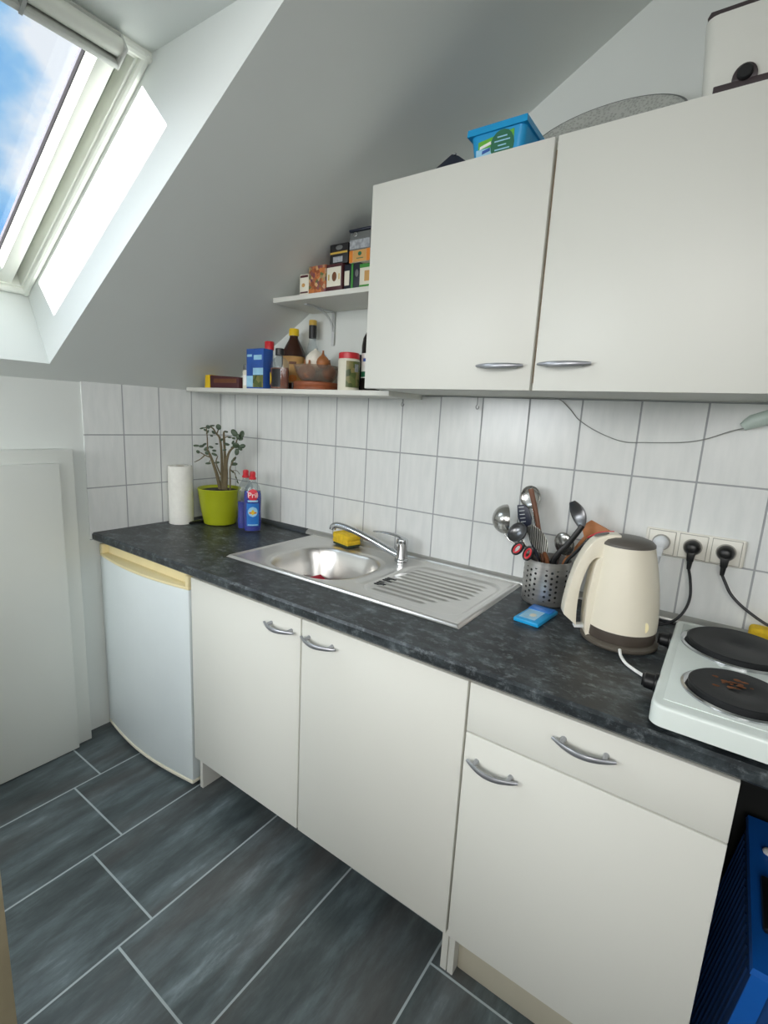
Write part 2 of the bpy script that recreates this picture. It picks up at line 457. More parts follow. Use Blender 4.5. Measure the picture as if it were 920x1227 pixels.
# ---- skylight (window_1) in slope coordinates (s up the slope, y, n outwards)
def sbox(mb, s0, s1, y0, y1, n0, n1, bev=0.0):
    mm = Matrix.Translation(S0) @ Matrix(((SD.x, 0, ND.x), (0, 1, 0), (SD.z, 0, ND.z))).to_4x4()
    # local x = s, y = y, z = n
    mb.box(s0, s1, y0, y1, n0, n1, bev, m=mm); return mb
win = thing('window_1', spv(0.09, -1.15, TH), 'white framed skylight in the sloping ceiling showing blue sky', 'skylight')
win['kind'] = 'structure'
w0, w1, ww = 0.095, 0.99, 0.055
fr = MB()
sbox(fr, w0-0.05, w1+0.06, YO1-0.026, YO1+0.06, TH-0.0, TH+0.10)
sbox(fr, w0-0.05, w1+0.06, YO0-0.06, YO0+0.026, TH-0.0, TH+0.10)
sbox(fr, w0-0.05, w0+0.026, YO0+0.026, YO1-0.026, TH, TH+0.10)
sbox(fr, w1-0.03, w1+0.06, YO0+0.026, YO1-0.026, TH, TH+0.10)
struct('window_frame', fr, 'frame', '', '', win)
bd = MB()   # rounded lining bead along the recess edge
for a, b in (((w0, YO1-0.010), (w1, YO1-0.010)), ((w0, YO0+0.010), (w1, YO0+0.010))):
    bd.sweep([spv(a[0], a[1], TH-0.004), spv(b[0], b[1], TH-0.004)], 0.011, 10)
bd.sweep([spv(w0+0.01, YO0, TH-0.004), spv(w0+0.01, YO1, TH-0.004)], 0.011, 10)
bd.sweep([spv(w1-0.01, YO0, TH-0.004), spv(w1-0.01, YO1, TH-0.004)], 0.011, 10)
struct('lining_bead', bd, 'frame', '', '', win)
sa = MB()
y1s = YO1-0.05; y0s = YO0+0.05; s0s = w0+0.022; s1s = w1-0.020; N0, N1 = TH+0.005, TH+0.085
sbox(sa, s0s, s1s, y1s-0.04, y1s, N0, N1, 0.004); sbox(sa, s0s, s1s, y0s, y0s+0.04, N0, N1, 0.004)
sbox(sa, s0s, s0s+0.04, y0s+0.038, y1s-0.038, N0, N1, 0.004); sbox(sa, s1s-0.05, s1s, y0s+0.038, y1s-0.038, N0, N1, 0.004)
sash = struct('window_sash', sa, 'frame', '', '', win)
ga = MB()
gy1, gy0, gs0, gs1 = y1s-0.04, y0s+0.04, s0s+0.04, s1s-0.05; gn = TH+0.06
g_ = 0.008
sbox(ga, gs0, gs1, gy1-g_, gy1, gn-0.006, gn+0.006); sbox(ga, gs0, gs1, gy0, gy0+g_, gn-0.006, gn+0.006)
sbox(ga, gs0, gs0+g_, gy0, gy1, gn-0.006, gn+0.006); sbox(ga, gs1-g_, gs1, gy0, gy1, gn-0.006, gn+0.006)
struct('glazing_gasket', ga, 'gasket', '', '', sash)
struct('window_pane', sbox(MB(), gs0, gs1, gy0, gy1, gn-0.001, gn+0.001), 'pane', '', '', sash)
gapm = MB(); sbox(gapm, w0+0.02, w1-0.02, y1s-0.002, YO1-0.022, TH+0.05, TH+0.06); sbox(gapm, w0+0.02, w1-0.02, YO0+0.022, y0s+0.002, TH+0.05, TH+0.06)
sbox(gapm, w0+0.02, s0s+0.002, y0s, y1s, TH+0.05, TH+0.06); sbox(gapm, s1s-0.002, w1-0.02, y0s, y1s, TH+0.05, TH+0.06)
struct('frame_seal', gapm, 'framegrey', '', '', win)
bl = thing('roller_blind', spv(0.9, -1.15, 0.22), 'rolled up blind in a pale cassette along the top of the skylight', 'blind')
cs = MB()
yb1, yb0 = YO1-0.07, YO0+0.07
sbox(cs, 0.943, 0.955, yb0, yb1, 0.212, 0.258, 0.003); sbox(cs, 0.943, 0.995, yb0, yb1, 0.252, 0.258, 0.002)
sbox(cs, 0.943, 0.995, yb1-0.006, yb1, 0.212, 0.258, 0.002); sbox(cs, 0.943, 0.995, yb0, yb0+0.006, 0.212, 0.258, 0.002)
link('cassette', cs, 'blindgrey', bl)
link('blind_roll', MB().sweep([spv(0.976, yb0+0.006, 0.236), spv(0.976, yb1-0.006, 0.236)], 0.0185, 16), 'blind', bl)
link('cord_clip', sbox(MB(), 0.942, 0.998, -0.995, -0.988, 0.210, 0.25), 'framegrey', bl)

# ---- knee wall hatch (door_1)
d1 = thing('door_1', (0.0, -1.1, 0.0), 'white flat hatch door with a plain frame in the knee wall', 'hatch'); d1['kind'] = 'structure'
yR, yL = -0.668, -1.75
fb = MB(); fb.box(-0.006, 0.048, yL, yR, 0.0, 1.1425, 0.003)
struct('door_frame', fb, 'hatch', '', '', d1)
struct('door_leaf', MB().box(0.049, 0.074, yL+0.06, -0.7245, 0.004, 1.098, 0.003), 'hatch', '', '', d1)

# ---- beige wooden edge close to the viewer at the left
tag(link('wooden_post', MB().box(0.972, 1.0, -1.78, -1.238, 0.0, 0.93, 0.003), 'beige', None, (0.986, -1.5, 0)),
    'beige wooden post edge standing at the bottom left corner of the view', 'post')

# ------------------------------------------------------------------ lights
def area(name, loc, target, sx, sy, power, color):
    l = bpy.data.lights.new(name, 'AREA'); l.shape = 'RECTANGLE'; l.size = sx; l.size_y = sy; l.energy = power; l.color = color
    o = bpy.data.objects.new(name, l); COL.objects.link(o); o.location = loc
    o.rotation_euler = (Vector(target)-Vector(loc)).to_track_quat('-Z', 'Y').to_euler(); return o
def sun(name, d, strength, angle, color):
    l = bpy.data.lights.new(name, 'SUN'); l.energy = strength; l.angle = math.radians(angle); l.color = color
    o = bpy.data.objects.new(name, l); COL.objects.link(o); o.location = (-3, -6, 4)
    o.rotation_euler = Vector(d).to_track_quat('-Z', 'Y').to_euler(); return o
dsun = SD*0.049+Vector((0, 0.70, 0))+ND*(-0.235)
sun('sunlight', dsun, 22.0, 0.5, (1.0, 0.96, 0.9))
sun('skylight_glow', (0.62, 0.16, -0.72), 4.2, 70, (0.88, 0.95, 1.0))
sun('low_sky_glow', (0.84, 0.16, -0.40), 2.4, 50, (0.97, 0.98, 1.0))
rl_ = area('front_fill_light', (1.9, YF+0.12, 1.75), (1.15, 0, 0.7), 2.0, 1.2, 14.5, (1.0, 0.985, 0.955)); rl_.data.spread = math.radians(80)  # unseen fill lamp added behind the camera to light the fronts
rr_ = area('side_fill_light', (XR-0.08, -1.75, 1.45), (0.0, -0.9, 0.75), 1.2, 1.2, 7, (0.98, 0.99, 1.0)); rr_.data.spread = math.radians(75)  # out-of-view fill lamp added to brighten the hatch and knee wall
area('slope_fill_light', spv(0.62, -2.45, -0.03), (1.75, -0.5, 0.55), 0.8, 1.1, 40, (0.93, 0.97, 1.0))  # extra unseen fill lamp under the slope, keeps direct light off the ceiling
w = bpy.data.worlds.new('sky'); SC.world = w; w.use_nodes = True
nt = w.node_tree; nt.nodes.clear()
tc = nt.nodes.new('ShaderNodeTexCoord'); mp = nt.nodes.new('ShaderNodeMapping'); mp.inputs['Scale'].default_value = (1, 1, 1.4)
mp.inputs['Location'].default_value = (0.35, 0.12, 0.0)
nz = nt.nodes.new('ShaderNodeTexNoise'); nz.inputs['Scale'].default_value = 3.4; nz.inputs['Detail'].default_value = 7; nz.inputs['Roughness'].default_value = 0.5
rp = nt.nodes.new('ShaderNodeValToRGB'); e = rp.color_ramp.elements
e[0].position = 0.36; e[0].color = lin('#4aa3ea'); e[1].position = 0.53; e[1].color = lin('#f4f8fc')
e2 = e.new(0.45); e2.color = lin('#9fcdf2')
bg = nt.nodes.new('ShaderNodeBackground'); bg.inputs[1].default_value = 1.15
wo = nt.nodes.new('ShaderNodeOutputWorld')
for a, b in ((tc.outputs['Generated'], mp.inputs[0]), (mp.outputs[0], nz.inputs['Vector']), (nz.outputs[0], rp.inputs[0]), (rp.outputs[0], bg.inputs[0]), (bg.outputs[0], wo.inputs[0])):
    nt.links.new(a, b)

# ------------------------------------------------------------------ fitted furniture
ZT = 0.8203            # worktop surface
def bow_handle(x0, x1, y, z, parent):
    """arched metal handle on a front whose face is at y"""
    mb = MB(); n = 14; pts = []; rad = []
    for i in range(n+1):
        f = i/n; x = x0+(x1-x0)*f
        pts.append((x, y-0.010-0.020*math.sin(PI*f)**0.9 if 0 < f < 1 else y-0.010, z-0.002*math.sin(PI*f)))
        k = 0.45+0.55*math.sin(PI*f)**0.6 if 0 < f < 1 else 0.45
        rad.append((0.0062*k, 0.0036))
    mb.sweep(pts, rad, 10, up=(0, -1, 0))
    for f in (0.16, 0.84):
        x = x0+(x1-x0)*f
        mb.sweep([(x, y+0.0005, z), (x, y-0.010-0.020*math.sin(PI*f)**0.9, z-0.001)], [0.0055, 0.004], 10)
    return link('handle', mb, 'handle', parent)
def board(name, x0, x1, y0, y1, z0, z1, parent, mat='cab', bev=0.0015):
    return link(name, MB().box(x0, x1, y0, y1, z0, z1, bev), mat, parent)

# fridge
fg = thing('fridge', (0.3, -0.3, 0), 'small white under-counter fridge with a yellowed handle strip, left of the cabinets', 'fridge')
board('fridge_body', 0.025, 0.575, -0.545, -0.04, 0.02, 0.775, fg, 'fridge', 0.004)
def bow_slab(z0, z1, y_edge, bulge, x0=0.010, x1=0.585, yb=-0.548, n=16, bev=0.004):
    poly = [(x0, yb)]+[(x0+(x1-x0)*i/n, y_edge-bulge*math.sin(PI*i/n)) for i in range(n+1)]+[(x1, yb)]
    return MB().prism(poly, 'z', z0, z1, bev)
link('door', bow_slab(0.027, 0.728, -0.580, 0.026), 'fridge', fg, sharp=25)
link('bottom_trim', bow_slab(0.014, 0.0265, -0.5815, 0.0265, bev=0.003), 'creamlight', fg)
hs = bow_slab(0.7285, 0.7375, -0.581, 0.0265, bev=0.002)
hs.box(0.010, 0.585, -0.556, -0.546, 0.7375, 0.775); hs.box(0.010, 0.028, -0.581, -0.55, 0.7375, 0.775, 0.003); hs.box(0.567, 0.585, -0.581, -0.55, 0.7375, 0.775, 0.003)
link('handle_strip', hs, 'cream', fg)
for x in (0.06, 0.54):
    for y in (-0.5, -0.09): link('foot', MB().lathe([(0.014, 0), (0.014, 0.0205)], (x, y, 0.0), 14), 'black', fg)

# sink cabinet
sk = thing('sink_cabinet', (1.087, -0.3, 0), 'white two-door sink base cabinet on bare side panels without a plinth', 'cabinet')
for nm, x0, x1 in (('side_panel', 0.598, 0.614), ('side_panel', 1.558, 1.5745)):
    board(nm, x0, x1, -0.5605, -0.02, 0, 0.789, sk)
board('bottom_panel', 0.6145, 1.5575, -0.5605, -0.02, 0.136, 0.152, sk, 'inside')
board('edge_band', 1.084, 1.093, -0.5613, -0.5607, 0.153, 0.776, sk, 'cabedge', 0)
board('back_panel', 0.6145, 1.5575, -0.026, -0.02, 0.1525, 0.62, sk, 'inside')
for x0, x1, h0, h1 in ((0.5985, 1.086, 0.956, 1.071), (1.091, 1.573, 1.0987, 1.2171)):
    d = board('door', x0, x1, -0.58, -0.562, 0.128, 0.776, sk)
    bow_handle(h0, h1, -0.58, 0.733, d)
board('hinge_plate', 1.5685, 1.5742, -0.59, -0.581, 0.05, 0.06, sk, 'handle', 0.001) if False else None

# drawer cabinet
dc = thing('drawer_cabinet', (1.81, -0.3, 0), 'white base cabinet with one drawer over a door, right of the sink cabinet', 'cabinet')
board('side_panel', 1.5765, 1.592, -0.5605, -0.02, 0, 0.789, dc); board('side_panel', 2.022, 2.038, -0.5605, -0.02, 0, 0.789, dc)
board('bottom_panel', 1.5925, 2.0215, -0.5605, -0.02, 0.136, 0.152, dc, 'inside'); board('back_panel', 1.5925, 2.0215, -0.026, -0.02, 0.1525, 0.789, dc, 'inside')
board('plinth', 1.5925, 2.0215, -0.535, -0.52, 0.0, 0.135, dc, 'plinth')
board('edge_band', 1.5750, 1.5782, -0.5613, -0.5607, 0.13, 0.776, dc, 'cabedge', 0)
board('edge_band', 1.5925, 2.0215, -0.5613, -0.5607, 0.655, 0.668, dc, 'cabedge', 0)
d = board('drawer_front', 1.5785, 2.0435, -0.58, -0.562, 0.6635, 0.776, dc); bow_handle(1.7573, 1.8685, -0.58, 0.733, d)
d = board('door', 1.5785, 2.0435, -0.58, -0.562, 0.128, 0.660, dc); bow_handle(1.591, 1.7019, -0.58, 0.604, d)

# worktop
wt = MB(); WX1 = 2.95
cx0, cx1, cy0, cy1 = 0.635, 1.455, -0.43, -0.035
fp = [(-0.6, ZT-0.006), (-0.6, 0.796), (-0.594, 0.79), (cy0, 0.79), (cy0, ZT), (-0.594, ZT)]
wt.prism(fp, 'x', 0.0005, WX1)
wt.box(0.0005, cx0, cy0, -0.0005, 0.79, ZT); wt.box(cx1, WX1, cy0, -0.0005, 0.79, ZT); wt.box(cx0, cx1, cy1, -0.0005, 0.79, ZT)
tag(link('worktop', wt, 'worktop', None, (0, 0, 0.79)), 'long dark slate-look worktop running along the tiled wall', 'worktop')
tag(link('worktop_support', MB().box(2.9, 2.93, -0.56, -0.02, 0, 0.789), 'cab', None, (2.9, -0.3, 0)), 'white panel carrying the far right end of the worktop', 'support panel')
sl = MB()
pf = [(-0.0006, ZT+0.0004), (-0.019, ZT+0.0004), (-0.0185, ZT+0.005), (-0.013, ZT+0.013), (-0.0006, ZT+0.019)]
sl.prism(pf, 'x', 0.56, 2.9)
ss = tag(link('sealing_strip', sl, 'seal', None, (0.6, 0, ZT)), 'metallic sealing strip along the back of the worktop behind the sink', 'strip')
sd = MB(); sd.prism(pf, 'x', 0.02, 0.5595)
tag(link('sealing_strip', sd, 'sealdark', None, (0.02, 0, ZT)), 'dark sealing strip in the corner behind the green pot and blue bottles', 'strip')

# sink: one pressed sheet
sx0, sx1, sy0, sy1 = 0.606, 1.481, -0.449, -0.020
def sstep(a, b, x):
    t = max(0.0, min(1.0, (x-a)/(b-a))); return t*t*(3-2*t)
def rrect(x, y, cx, cy, hx, hy, r):
    qx, qy = abs(x-cx)-hx+r, abs(y-cy)-hy+r
    return math.hypot(max(qx, 0), max(qy, 0))+min(max(qx, qy), 0)-r
BCX, BCY = 0.888, -0.262
def sink_z(x, y):
    z = ZT+0.0045
    e = min(x-sx0, sx1-x, y-sy0, sy1-y)
    z -= 0.0042*(1-sstep(0, 0.007, e)); z += 0.003*sstep(0.003, 0.009, e)*(1-sstep(0.012, 0.022, e))
    # bowl: bulging rounded rectangle
    d = rrect(x, y, BCX, BCY, 0.178+0.0*(y), 0.155, 0.12)
    z -= 0.003*(1-sstep(0.0, 0.016, d+0.0))*1.0
    if d < 0:
        z -= 0.125*(1-(1-sstep(0, 0.05, -d))**1.0)
        rr = math.hypot(x-BCX, y-BCY); z -= 0.006*(1-sstep(0.02, 0.1, rr))
    # draining board
    d2 = rrect(x, y, 1.288, -0.236, 0.165, 0.165, 0.06)
    z -= 0.006*sstep(-0.0, 0.014, -d2)
    if d2 < -0.018:
        xe = 1.395-0.10*max(0.0, (-0.24-y))/0.15
        fade = sstep(0.018, 0.035, -d2)*(1-sstep(xe, xe+0.02, x))*sstep(1.14, 1.165, x)
        z += 0.0042*fade*max(0.0, math.cos(2*PI*(y+0.236)/0.030))**0.8 if math.cos(2*PI*(y+0.236)/0.030) > 0 else 0
    # overflow slope between bowl and board
    d3 = rrect(x, y, 1.108, -0.27, 0.022, 0.10, 0.02)
    z -= 0.004*sstep(0, 0.02, -d3)
    return z
NX, NY = 350, 180
sm = MB(); gv = []
for j in range(NY+1):
    row = []
    for i in range(NX+1):
        x = sx0+(sx1-sx0)*i/NX; y = sy0+(sy1-sy0)*j/NY; row.append(sm.bm.verts.new((x, y, sink_z(x, y))))
    gv.append(row)
for j in range(NY):
    for i in range(NX): sm.bm.faces.new((gv[j][i], gv[j][i+1], gv[j+1][i+1], gv[j+1][i]))
snk = thing('sink', (1.04, -0.235, ZT), 'stainless steel inset sink with one bowl and a ribbed draining board', 'sink')
link('sink_sheet', sm, 'steel', snk, sharp=180)
dr = MB(); zb = sink_z(BCX, BCY)
dr.lathe([(0.040, 0.0006), (0.038, 0.003), (0.026, 0.002), (0.024, 0.0005)], (BCX, BCY, zb), 28, cap0=False)
link('drain', dr, 'chrome', snk)
og = MB()
for k in range(6):
    yy = -0.318+k*0.0125+(0.008 if k > 2 else 0)
    og.box(1.133, 1.166, yy-0.0036, yy+0.0036, sink_z(1.150, yy)+0.0004, sink_z(1.150, yy)+0.0018)
link('overflow_slots', og, 'black', snk)

tag(link('niche_shade', MB().box(2.045, 2.895, -0.03, -0.0005, 0.0, 0.788), 'niche', None, (2.5, -0.015, 0)), 'black board added for the deep shade in the open niche under the worktop', 'board')  # black sheet added to paint in the niche's deep shade
# tap
tp = thing('mixer_tap', (1.072, -0.078, ZT+0.006), 'chrome single-lever mixer tap with a long low spout at the back of the sink', 'tap')
tz = ZT+0.0062
link('tap_body', MB().lathe([(0.024, 0), (0.024, 0.006), (0.0205, 0.009), (0.0195, 0.045), (0.0205, 0.05), (0.021, 0.066), (0.019, 0.076), (0.010, 0.081)], (1.072, -0.078, tz), 28), 'chrome', tp)
spp = smooth_path([(1.070, -0.082, tz+0.018), (1.030, -0.086, tz+0.028), (0.96, -0.094, tz+0.052), (0.88, -0.104, tz+0.076), (0.815, -0.112, tz+0.086), (0.793, -0.115, tz+0.080), (0.789, -0.1155, tz+0.068)], 5)
link('spout', MB().sweep(spp, [0.0125]*5+[0.0118]*(len(spp)-12)+[0.0125]*7, 14), 'chrome', tp)
lv = smooth_path([(1.078, -0.078, tz+0.076), (1.045, -0.085, tz+0.088), (1.0, -0.094, tz+0.091), (0.965, -0.10, tz+0.089)], 4)
link('lever', MB().sweep(lv, [(0.013-0.006*i/(len(lv)-1), 0.006-0.0035*i/(len(lv)-1)) for i in range(len(lv))], 12, up=(0, 0, 1)), 'chrome', tp)

# upper cabinet
uc = thing('wall_cabinet', (1.56, -0.16, 1.39), 'white two-door wall cabinet hanging over the worktop', 'cabinet')
UB, UT = 1.3905, 1.9085
ub = MB(); ub.box(1.072, 2.05, -0.311, -0.0005, UB, UB+0.016); ub.box(1.072, 2.05, -0.311, -0.0005, UT-0.016, UT)
ub.box(1.072, 1.088, -0.311, -0.0005, UB+0.016, UT-0.016); ub.box(2.034, 2.05, -0.311, -0.0005, UB+0.016, UT-0.016); ub.box(1.088, 2.034, -0.008, -0.0005, UB+0.016, UT-0.016)
link('cabinet_box', ub, 'cab', uc)
link('mid_panel', MB().box(1.546, 1.562, -0.311, -0.009, UB+0.0165, UT-0.0165), 'cabedge', uc)
for x0, x1, h0, h1, zz in ((1.0725, 1.5500, 1.4184, 1.5328, 1.444), (1.5575, 2.0495, 1.5675, 1.6805, 1.446)):
    d = board('door', x0, x1, -0.33, -0.3115, UB-0.002, UT+0.0015, uc); bow_handle(x0=h0, x1=h1, y=-0.33, z=zz, parent=d)

# shelves
ls = MB(); ls.prism([(0.026, -0.2), (1.068, -0.2), (1.068, -0.001), (0.026, -0.001)], 'z', 1.375, 1.391, 0.001)
tag(link('wall_shelf', ls, 'cab', None, (0.55, -0.1, 1.375)), 'long white lower wall shelf just above the tiles holding bottles', 'shelf')
us = thing('wall_shelf', (0.8, -0.1, 1.684), 'short white upper wall shelf holding tea boxes, under the ceiling slope', 'shelf')
link('shelf_board', MB().prism([(-0.2, 0), (-0.2, 1), (0, 1), (0, 0)], 'z', 0, 1) if False else MB().box(0.552, 1.068, -0.2, -0.001, 1.685, 1.701, 0.001), 'cab', us)
bk = MB(); bk.box(0.655, 0.668, -0.003, -0.0006, 1.565, 1.684); bk.box(0.655, 0.668, -0.15, -0.0006, 1.681, 1.6845)
bk.sweep(smooth_path([(0.6615, -0.003, 1.615), (0.6615, -0.02, 1.65), (0.6615, -0.05, 1.672), (0.6615, -0.10, 1.682)], 4), [0.004]*13, 8)
link('bracket', bk, 'bracket', us)
# ------------------------------------------------------------------ hot plate
ho = thing('double_hotplate', (2.035, -0.36, ZT), 'pale enamel two-plate electric cooker standing on the right end of the worktop', 'hotplate')
mb = MB(); mb.box(1.905, 2.165, -0.592, -0.125, 0.829, 0.866, 0.0)
es = [e for e in mb.bm.edges if abs((e.verts[0].co-e.verts[1].co).z) > 0.03]
bmesh.ops.bevel(mb.bm, geom=es, offset=0.022, segments=6, profile=0.5, affect='EDGES')
es = [e for e in mb.bm.edges if e.verts[0].co.z > 0.865 and e.verts[1].co.z > 0.865]
bmesh.ops.bevel(mb.bm, geom=es, offset=0.006, segments=3, profile=0.5, affect='EDGES')
link('cooker_body', mb, 'stove', ho)
rm_ = MB(); rm_.prism([(1.921, -0.565), (2.149, -0.565), (2.149, -0.150), (1.921, -0.150)], 'z', 0.8655, 0.8675, 0.0015)
link('top_panel', rm_, 'stove', ho)
for cx, cy, r in ((2.026, -0.468, 0.083), (2.026, -0.243, 0.101)):
    ring = link('chrome_ring', MB().lathe([(r+0.004, 0), (r+0.004, 0.003), (r, 0.005), (r-0.006, 0.0035), (r-0.006, 0)], (cx, cy, 0.8676), 48), 'chrome', ho)
    link('heating_plate', MB().lathe([(r-0.007, 0), (r-0.007, 0.011), (r-0.010, 0.0135), (r-0.03, 0.0130), (0.022, 0.0125), (0.018, 0.0105), (0.001, 0.0105)], (cx, cy, 0.8678), 48), 'iron', ho)
cr = MB()
for k in range(14):
    a = random.uniform(0, 2*PI); q = random.uniform(0.005, 0.045)
    cr.ball((2.022+q*math.cos(a)*1.0, -0.455+q*math.sin(a)*0.8, 0.8806), random.uniform(0.003, 0.009), random.uniform(0.002, 0.006), 0.0006, seg=8)
link('burnt_residue', cr, 'burnt', ho)
for ky in (-0.472, -0.235):
    k = MB(); mx = Matrix.Rotation(-PI/2, 4, 'Y')
    k.lathe([(0.019, 0), (0.019, 0.004), (0.0155, 0.006), (0.0145, 0.021), (0.012, 0.024)], (1.9047, ky, 0.8475), 22, m=mx)
    k.box(1.878, 1.884, ky-0.003, ky+0.003, 0.836, 0.860, 0.001)
    link('knob', k, 'black', ho)
for x in (1.935, 2.135):
    for y in (-0.55, -0.17): link('foot', MB().lathe([(0.011, 0), (0.012, 0.009)], (x, y, ZT+0.0002), 14), 'black', ho)

# ------------------------------------------------------------------ kettle
KC = Vector((1.797, -0.24, 0)); KA = Vector((-0.90, -0.436, 0)).normalized(); KB = Vector((-KA.y, KA.x, 0))
kt = thing('electric_kettle', (KC.x, KC.y, ZT), 'cream electric kettle with brown band standing on its base by the hotplate', 'kettle')
zb0 = ZT+0.0002
link('power_base', MB().lathe([(0.082, 0), (0.085, 0.004), (0.085, 0.010), (0.079, 0.014), (0.03, 0.015)], (KC.x, KC.y, zb0), 48), 'kbase', kt)
link('brown_band', MB().lathe([(0.0765, 0.0155), (0.0775, 0.018), (0.0765, 0.040)], (KC.x, KC.y, zb0), 48), 'kbrown', kt)
prof = [(0.0775, 0.0405), (0.0772, 0.06), (0.0745, 0.10), (0.070, 0.14), (0.0645, 0.18), (0.060, 0.208), (0.0565, 0.2325)]
kb = MB(); rr = []
for r, z in prof:
    f = (z-0.04)/0.19; c = KC-KA*(-0.012*f*f)*1.0
    ring = []
    for i in range(48):
        a = 2*PI*i/48; q = 1.0
        ca, sa_ = math.cos(a), math.sin(a)
        q = 1+0.10*f*max(0, -ca)**2      # pulls out towards the pouring side at the top
        ring.append(c+KA*(r*ca*q)+KB*(r*sa_)+Vector((0, 0, zb0+z)))
    rr.append(ring)
kb.rings(rr); link('kettle_body', kb, 'kettle', kt)
ld = MB(); rr = []
for r, z in ((0.057, 0.2328), (0.0565, 0.238), (0.050, 0.245), (0.036, 0.250), (0.015, 0.252)):
    c = KC+KA*0.012; ring = []
    for i in range(48):
        a = 2*PI*i/48; ca = math.cos(a)
        ring.append(c+KA*(r*ca*(1+0.10*max(0, -ca)**2))+KB*(r*math.sin(a))+Vector((0, 0, zb0+z)))
    rr.append(ring)
ld.rings(rr); link('lid', ld, 'kgrey', kt)
mk = Matrix(((KA.x, KB.x, 0, KC.x), (KA.y, KB.y, 0, KC.y), (0, 0, 1, zb0), (0, 0, 0, 1)))
def kpoly(pts, k=5): return [(p.x, p.y) for p in smooth_path([(a, b, 0) for a, b in pts], k)]
outer = kpoly([(0.030, 0.256), (0.062, 0.252), (0.088, 0.236), (0.108, 0.200), (0.124, 0.145), (0.133, 0.085), (0.134, 0.055)])
inner = kpoly([(0.103, 0.030), (0.106, 0.075), (0.104, 0.125), (0.096, 0.165), (0.086, 0.190), (0.074, 0.199), (0.055, 0.200)])
hb = MB(); hb.prism(outer+inner+[(0.03, 0.21)], 'y', -0.019, 0.019, 0.007, 3, m=mk)
link('handle', hb, 'kettle', kt)
fin = kpoly([(0.040, 0.232), (0.070, 0.200), (0.078, 0.185), (0.083, 0.14), (0.086, 0.09), (0.084, 0.03), (0.078, 0.004)])+[(0.064, 0.006), (0.05, 0.05), (0.035, 0.15)]
fb_ = MB(); rr = []
fb_.prism(fin, 'y', -0.024, 0.024, 0.006, 3, m=mk); link('handle_root', fb_, 'kettle', kt)
link('lid_button', MB().lathe([(0.017, 0), (0.016, 0.002), (0.008, 0.003)], (0, 0, 0), 24, sy=0.62, m=mk @ Matrix.Translation((0.068, 0, 0.2505)) @ Matrix.Rotation(math.radians(18), 4, 'Y')), 'kgrey', kt)
link('power_switch', MB().prism([(0.076, 0.022), (0.104, 0.020), (0.106, 0.025), (0.098, 0.029), (0.080, 0.031)], 'y', -0.009, 0.009, 0.002, m=mk), 'clearwhite', kt)
pt = [(1.815, -0.3235, ZT+0.010), (1.822, -0.345, ZT+0.0055), (1.838, -0.375, ZT+0.0048), (1.866, -0.401, ZT+0.0048), (1.890, -0.415, ZT+0.0042), (1.915, -0.425, ZT+0.0038), (1.95, -0.38, ZT+0.0038)]
link('white_cord', MB().sweep(smooth_path(pt, 6), 0.0034, 10), 'white', kt)
st_ = MB(); st_.ball((0, 0, 0), 0.008, 0.001, 0.012, seg=10)
for v in st_.bm.verts: v.co = Vector((KC.x+0.0772*math.cos(-0.70)+v.co.x*0.7, KC.y+0.0772*math.sin(-0.70)+v.co.y, zb0+0.062+v.co.z))
link('stain', st_, 'cream', kt)

# ------------------------------------------------------------------ sockets and plugs
so = thing('triple_socket', (1.907, -0.005, 1.026), 'white triple wall socket on the tiles above the cooker', 'socket')
link('socket_plate', MB().box(1.797, 2.017, -0.0105, -0.0006, 0.991, 1.061, 0.005, 3), 'socket', so)
SX = (1.836, 1.907, 1.978)
for x in SX:
    link('insert_gap_shade', MB().box(x-0.0315, x+0.0315, -0.0112, -0.0106, 0.9945, 1.0575, 0), 'shadegrey', so)  # grey sheet standing in for the shaded gap round each insert
    s1 = MB(); s1.box(x-0.030, x+0.030, -0.0140, -0.0113, 0.996, 1.056, 0.0025, 3); f = link('socket_insert', s1, 'socket', so)
    mx = Matrix.Rotation(PI/2, 4, 'X')
    link('socket_well', MB().lathe([(0.0215, 0), (0.0215, 0.0012), (0.0195, 0.0012), (0.019, 0.0002)], (x, -0.0141, 1.026), 32, m=mx), 'shadegrey', f)
def plug(x, cord, mat, cmat, label, tilt=0):
    t = thing('power_plug', (x, -0.016, 1.026), label, 'plug')
    b = MB(); mx = Matrix.Rotation(PI/2, 4, 'X')
    b.lathe([(0.0185, 0.0), (0.0190, 0.006), (0.0175, 0.016), (0.013, 0.024), (0.008, 0.027)], (x, -0.0156, 1.026), 28, m=mx)
    b.prism([(x-0.010, 1.022), (x-0.0075, 0.992), (x+0.0075, 0.992), (x+0.010, 1.022)], 'y', -0.041, -0.027, 0.003)
    if mat == 'whiteplug':
        for v in b.bm.verts: v.co.y = -0.0156+(v.co.y+0.0156)*0.75
    link('plug_body', b, mat, t)
    g = MB(); g.sweep([(x, -0.034, 0.993), (x, -0.034, 0.972)], [0.0065, 0.0046], 12)
    link('strain_relief', g, mat, t)
    link('cord', MB().sweep(smooth_path(cord, 7), 0.0034, 10), cmat, t)
    return t
plug(SX[0], [(SX[0], -0.034, 0.974), (1.834, -0.036, 0.94), (1.829, -0.045, 0.88), (1.822, -0.06, 0.835), (1.81, -0.085, ZT+0.0042), (1.79, -0.11, ZT+0.0042)], 'whiteplug', 'whiteplug', 'white plug with white cord in the leftmost socket behind the kettle')
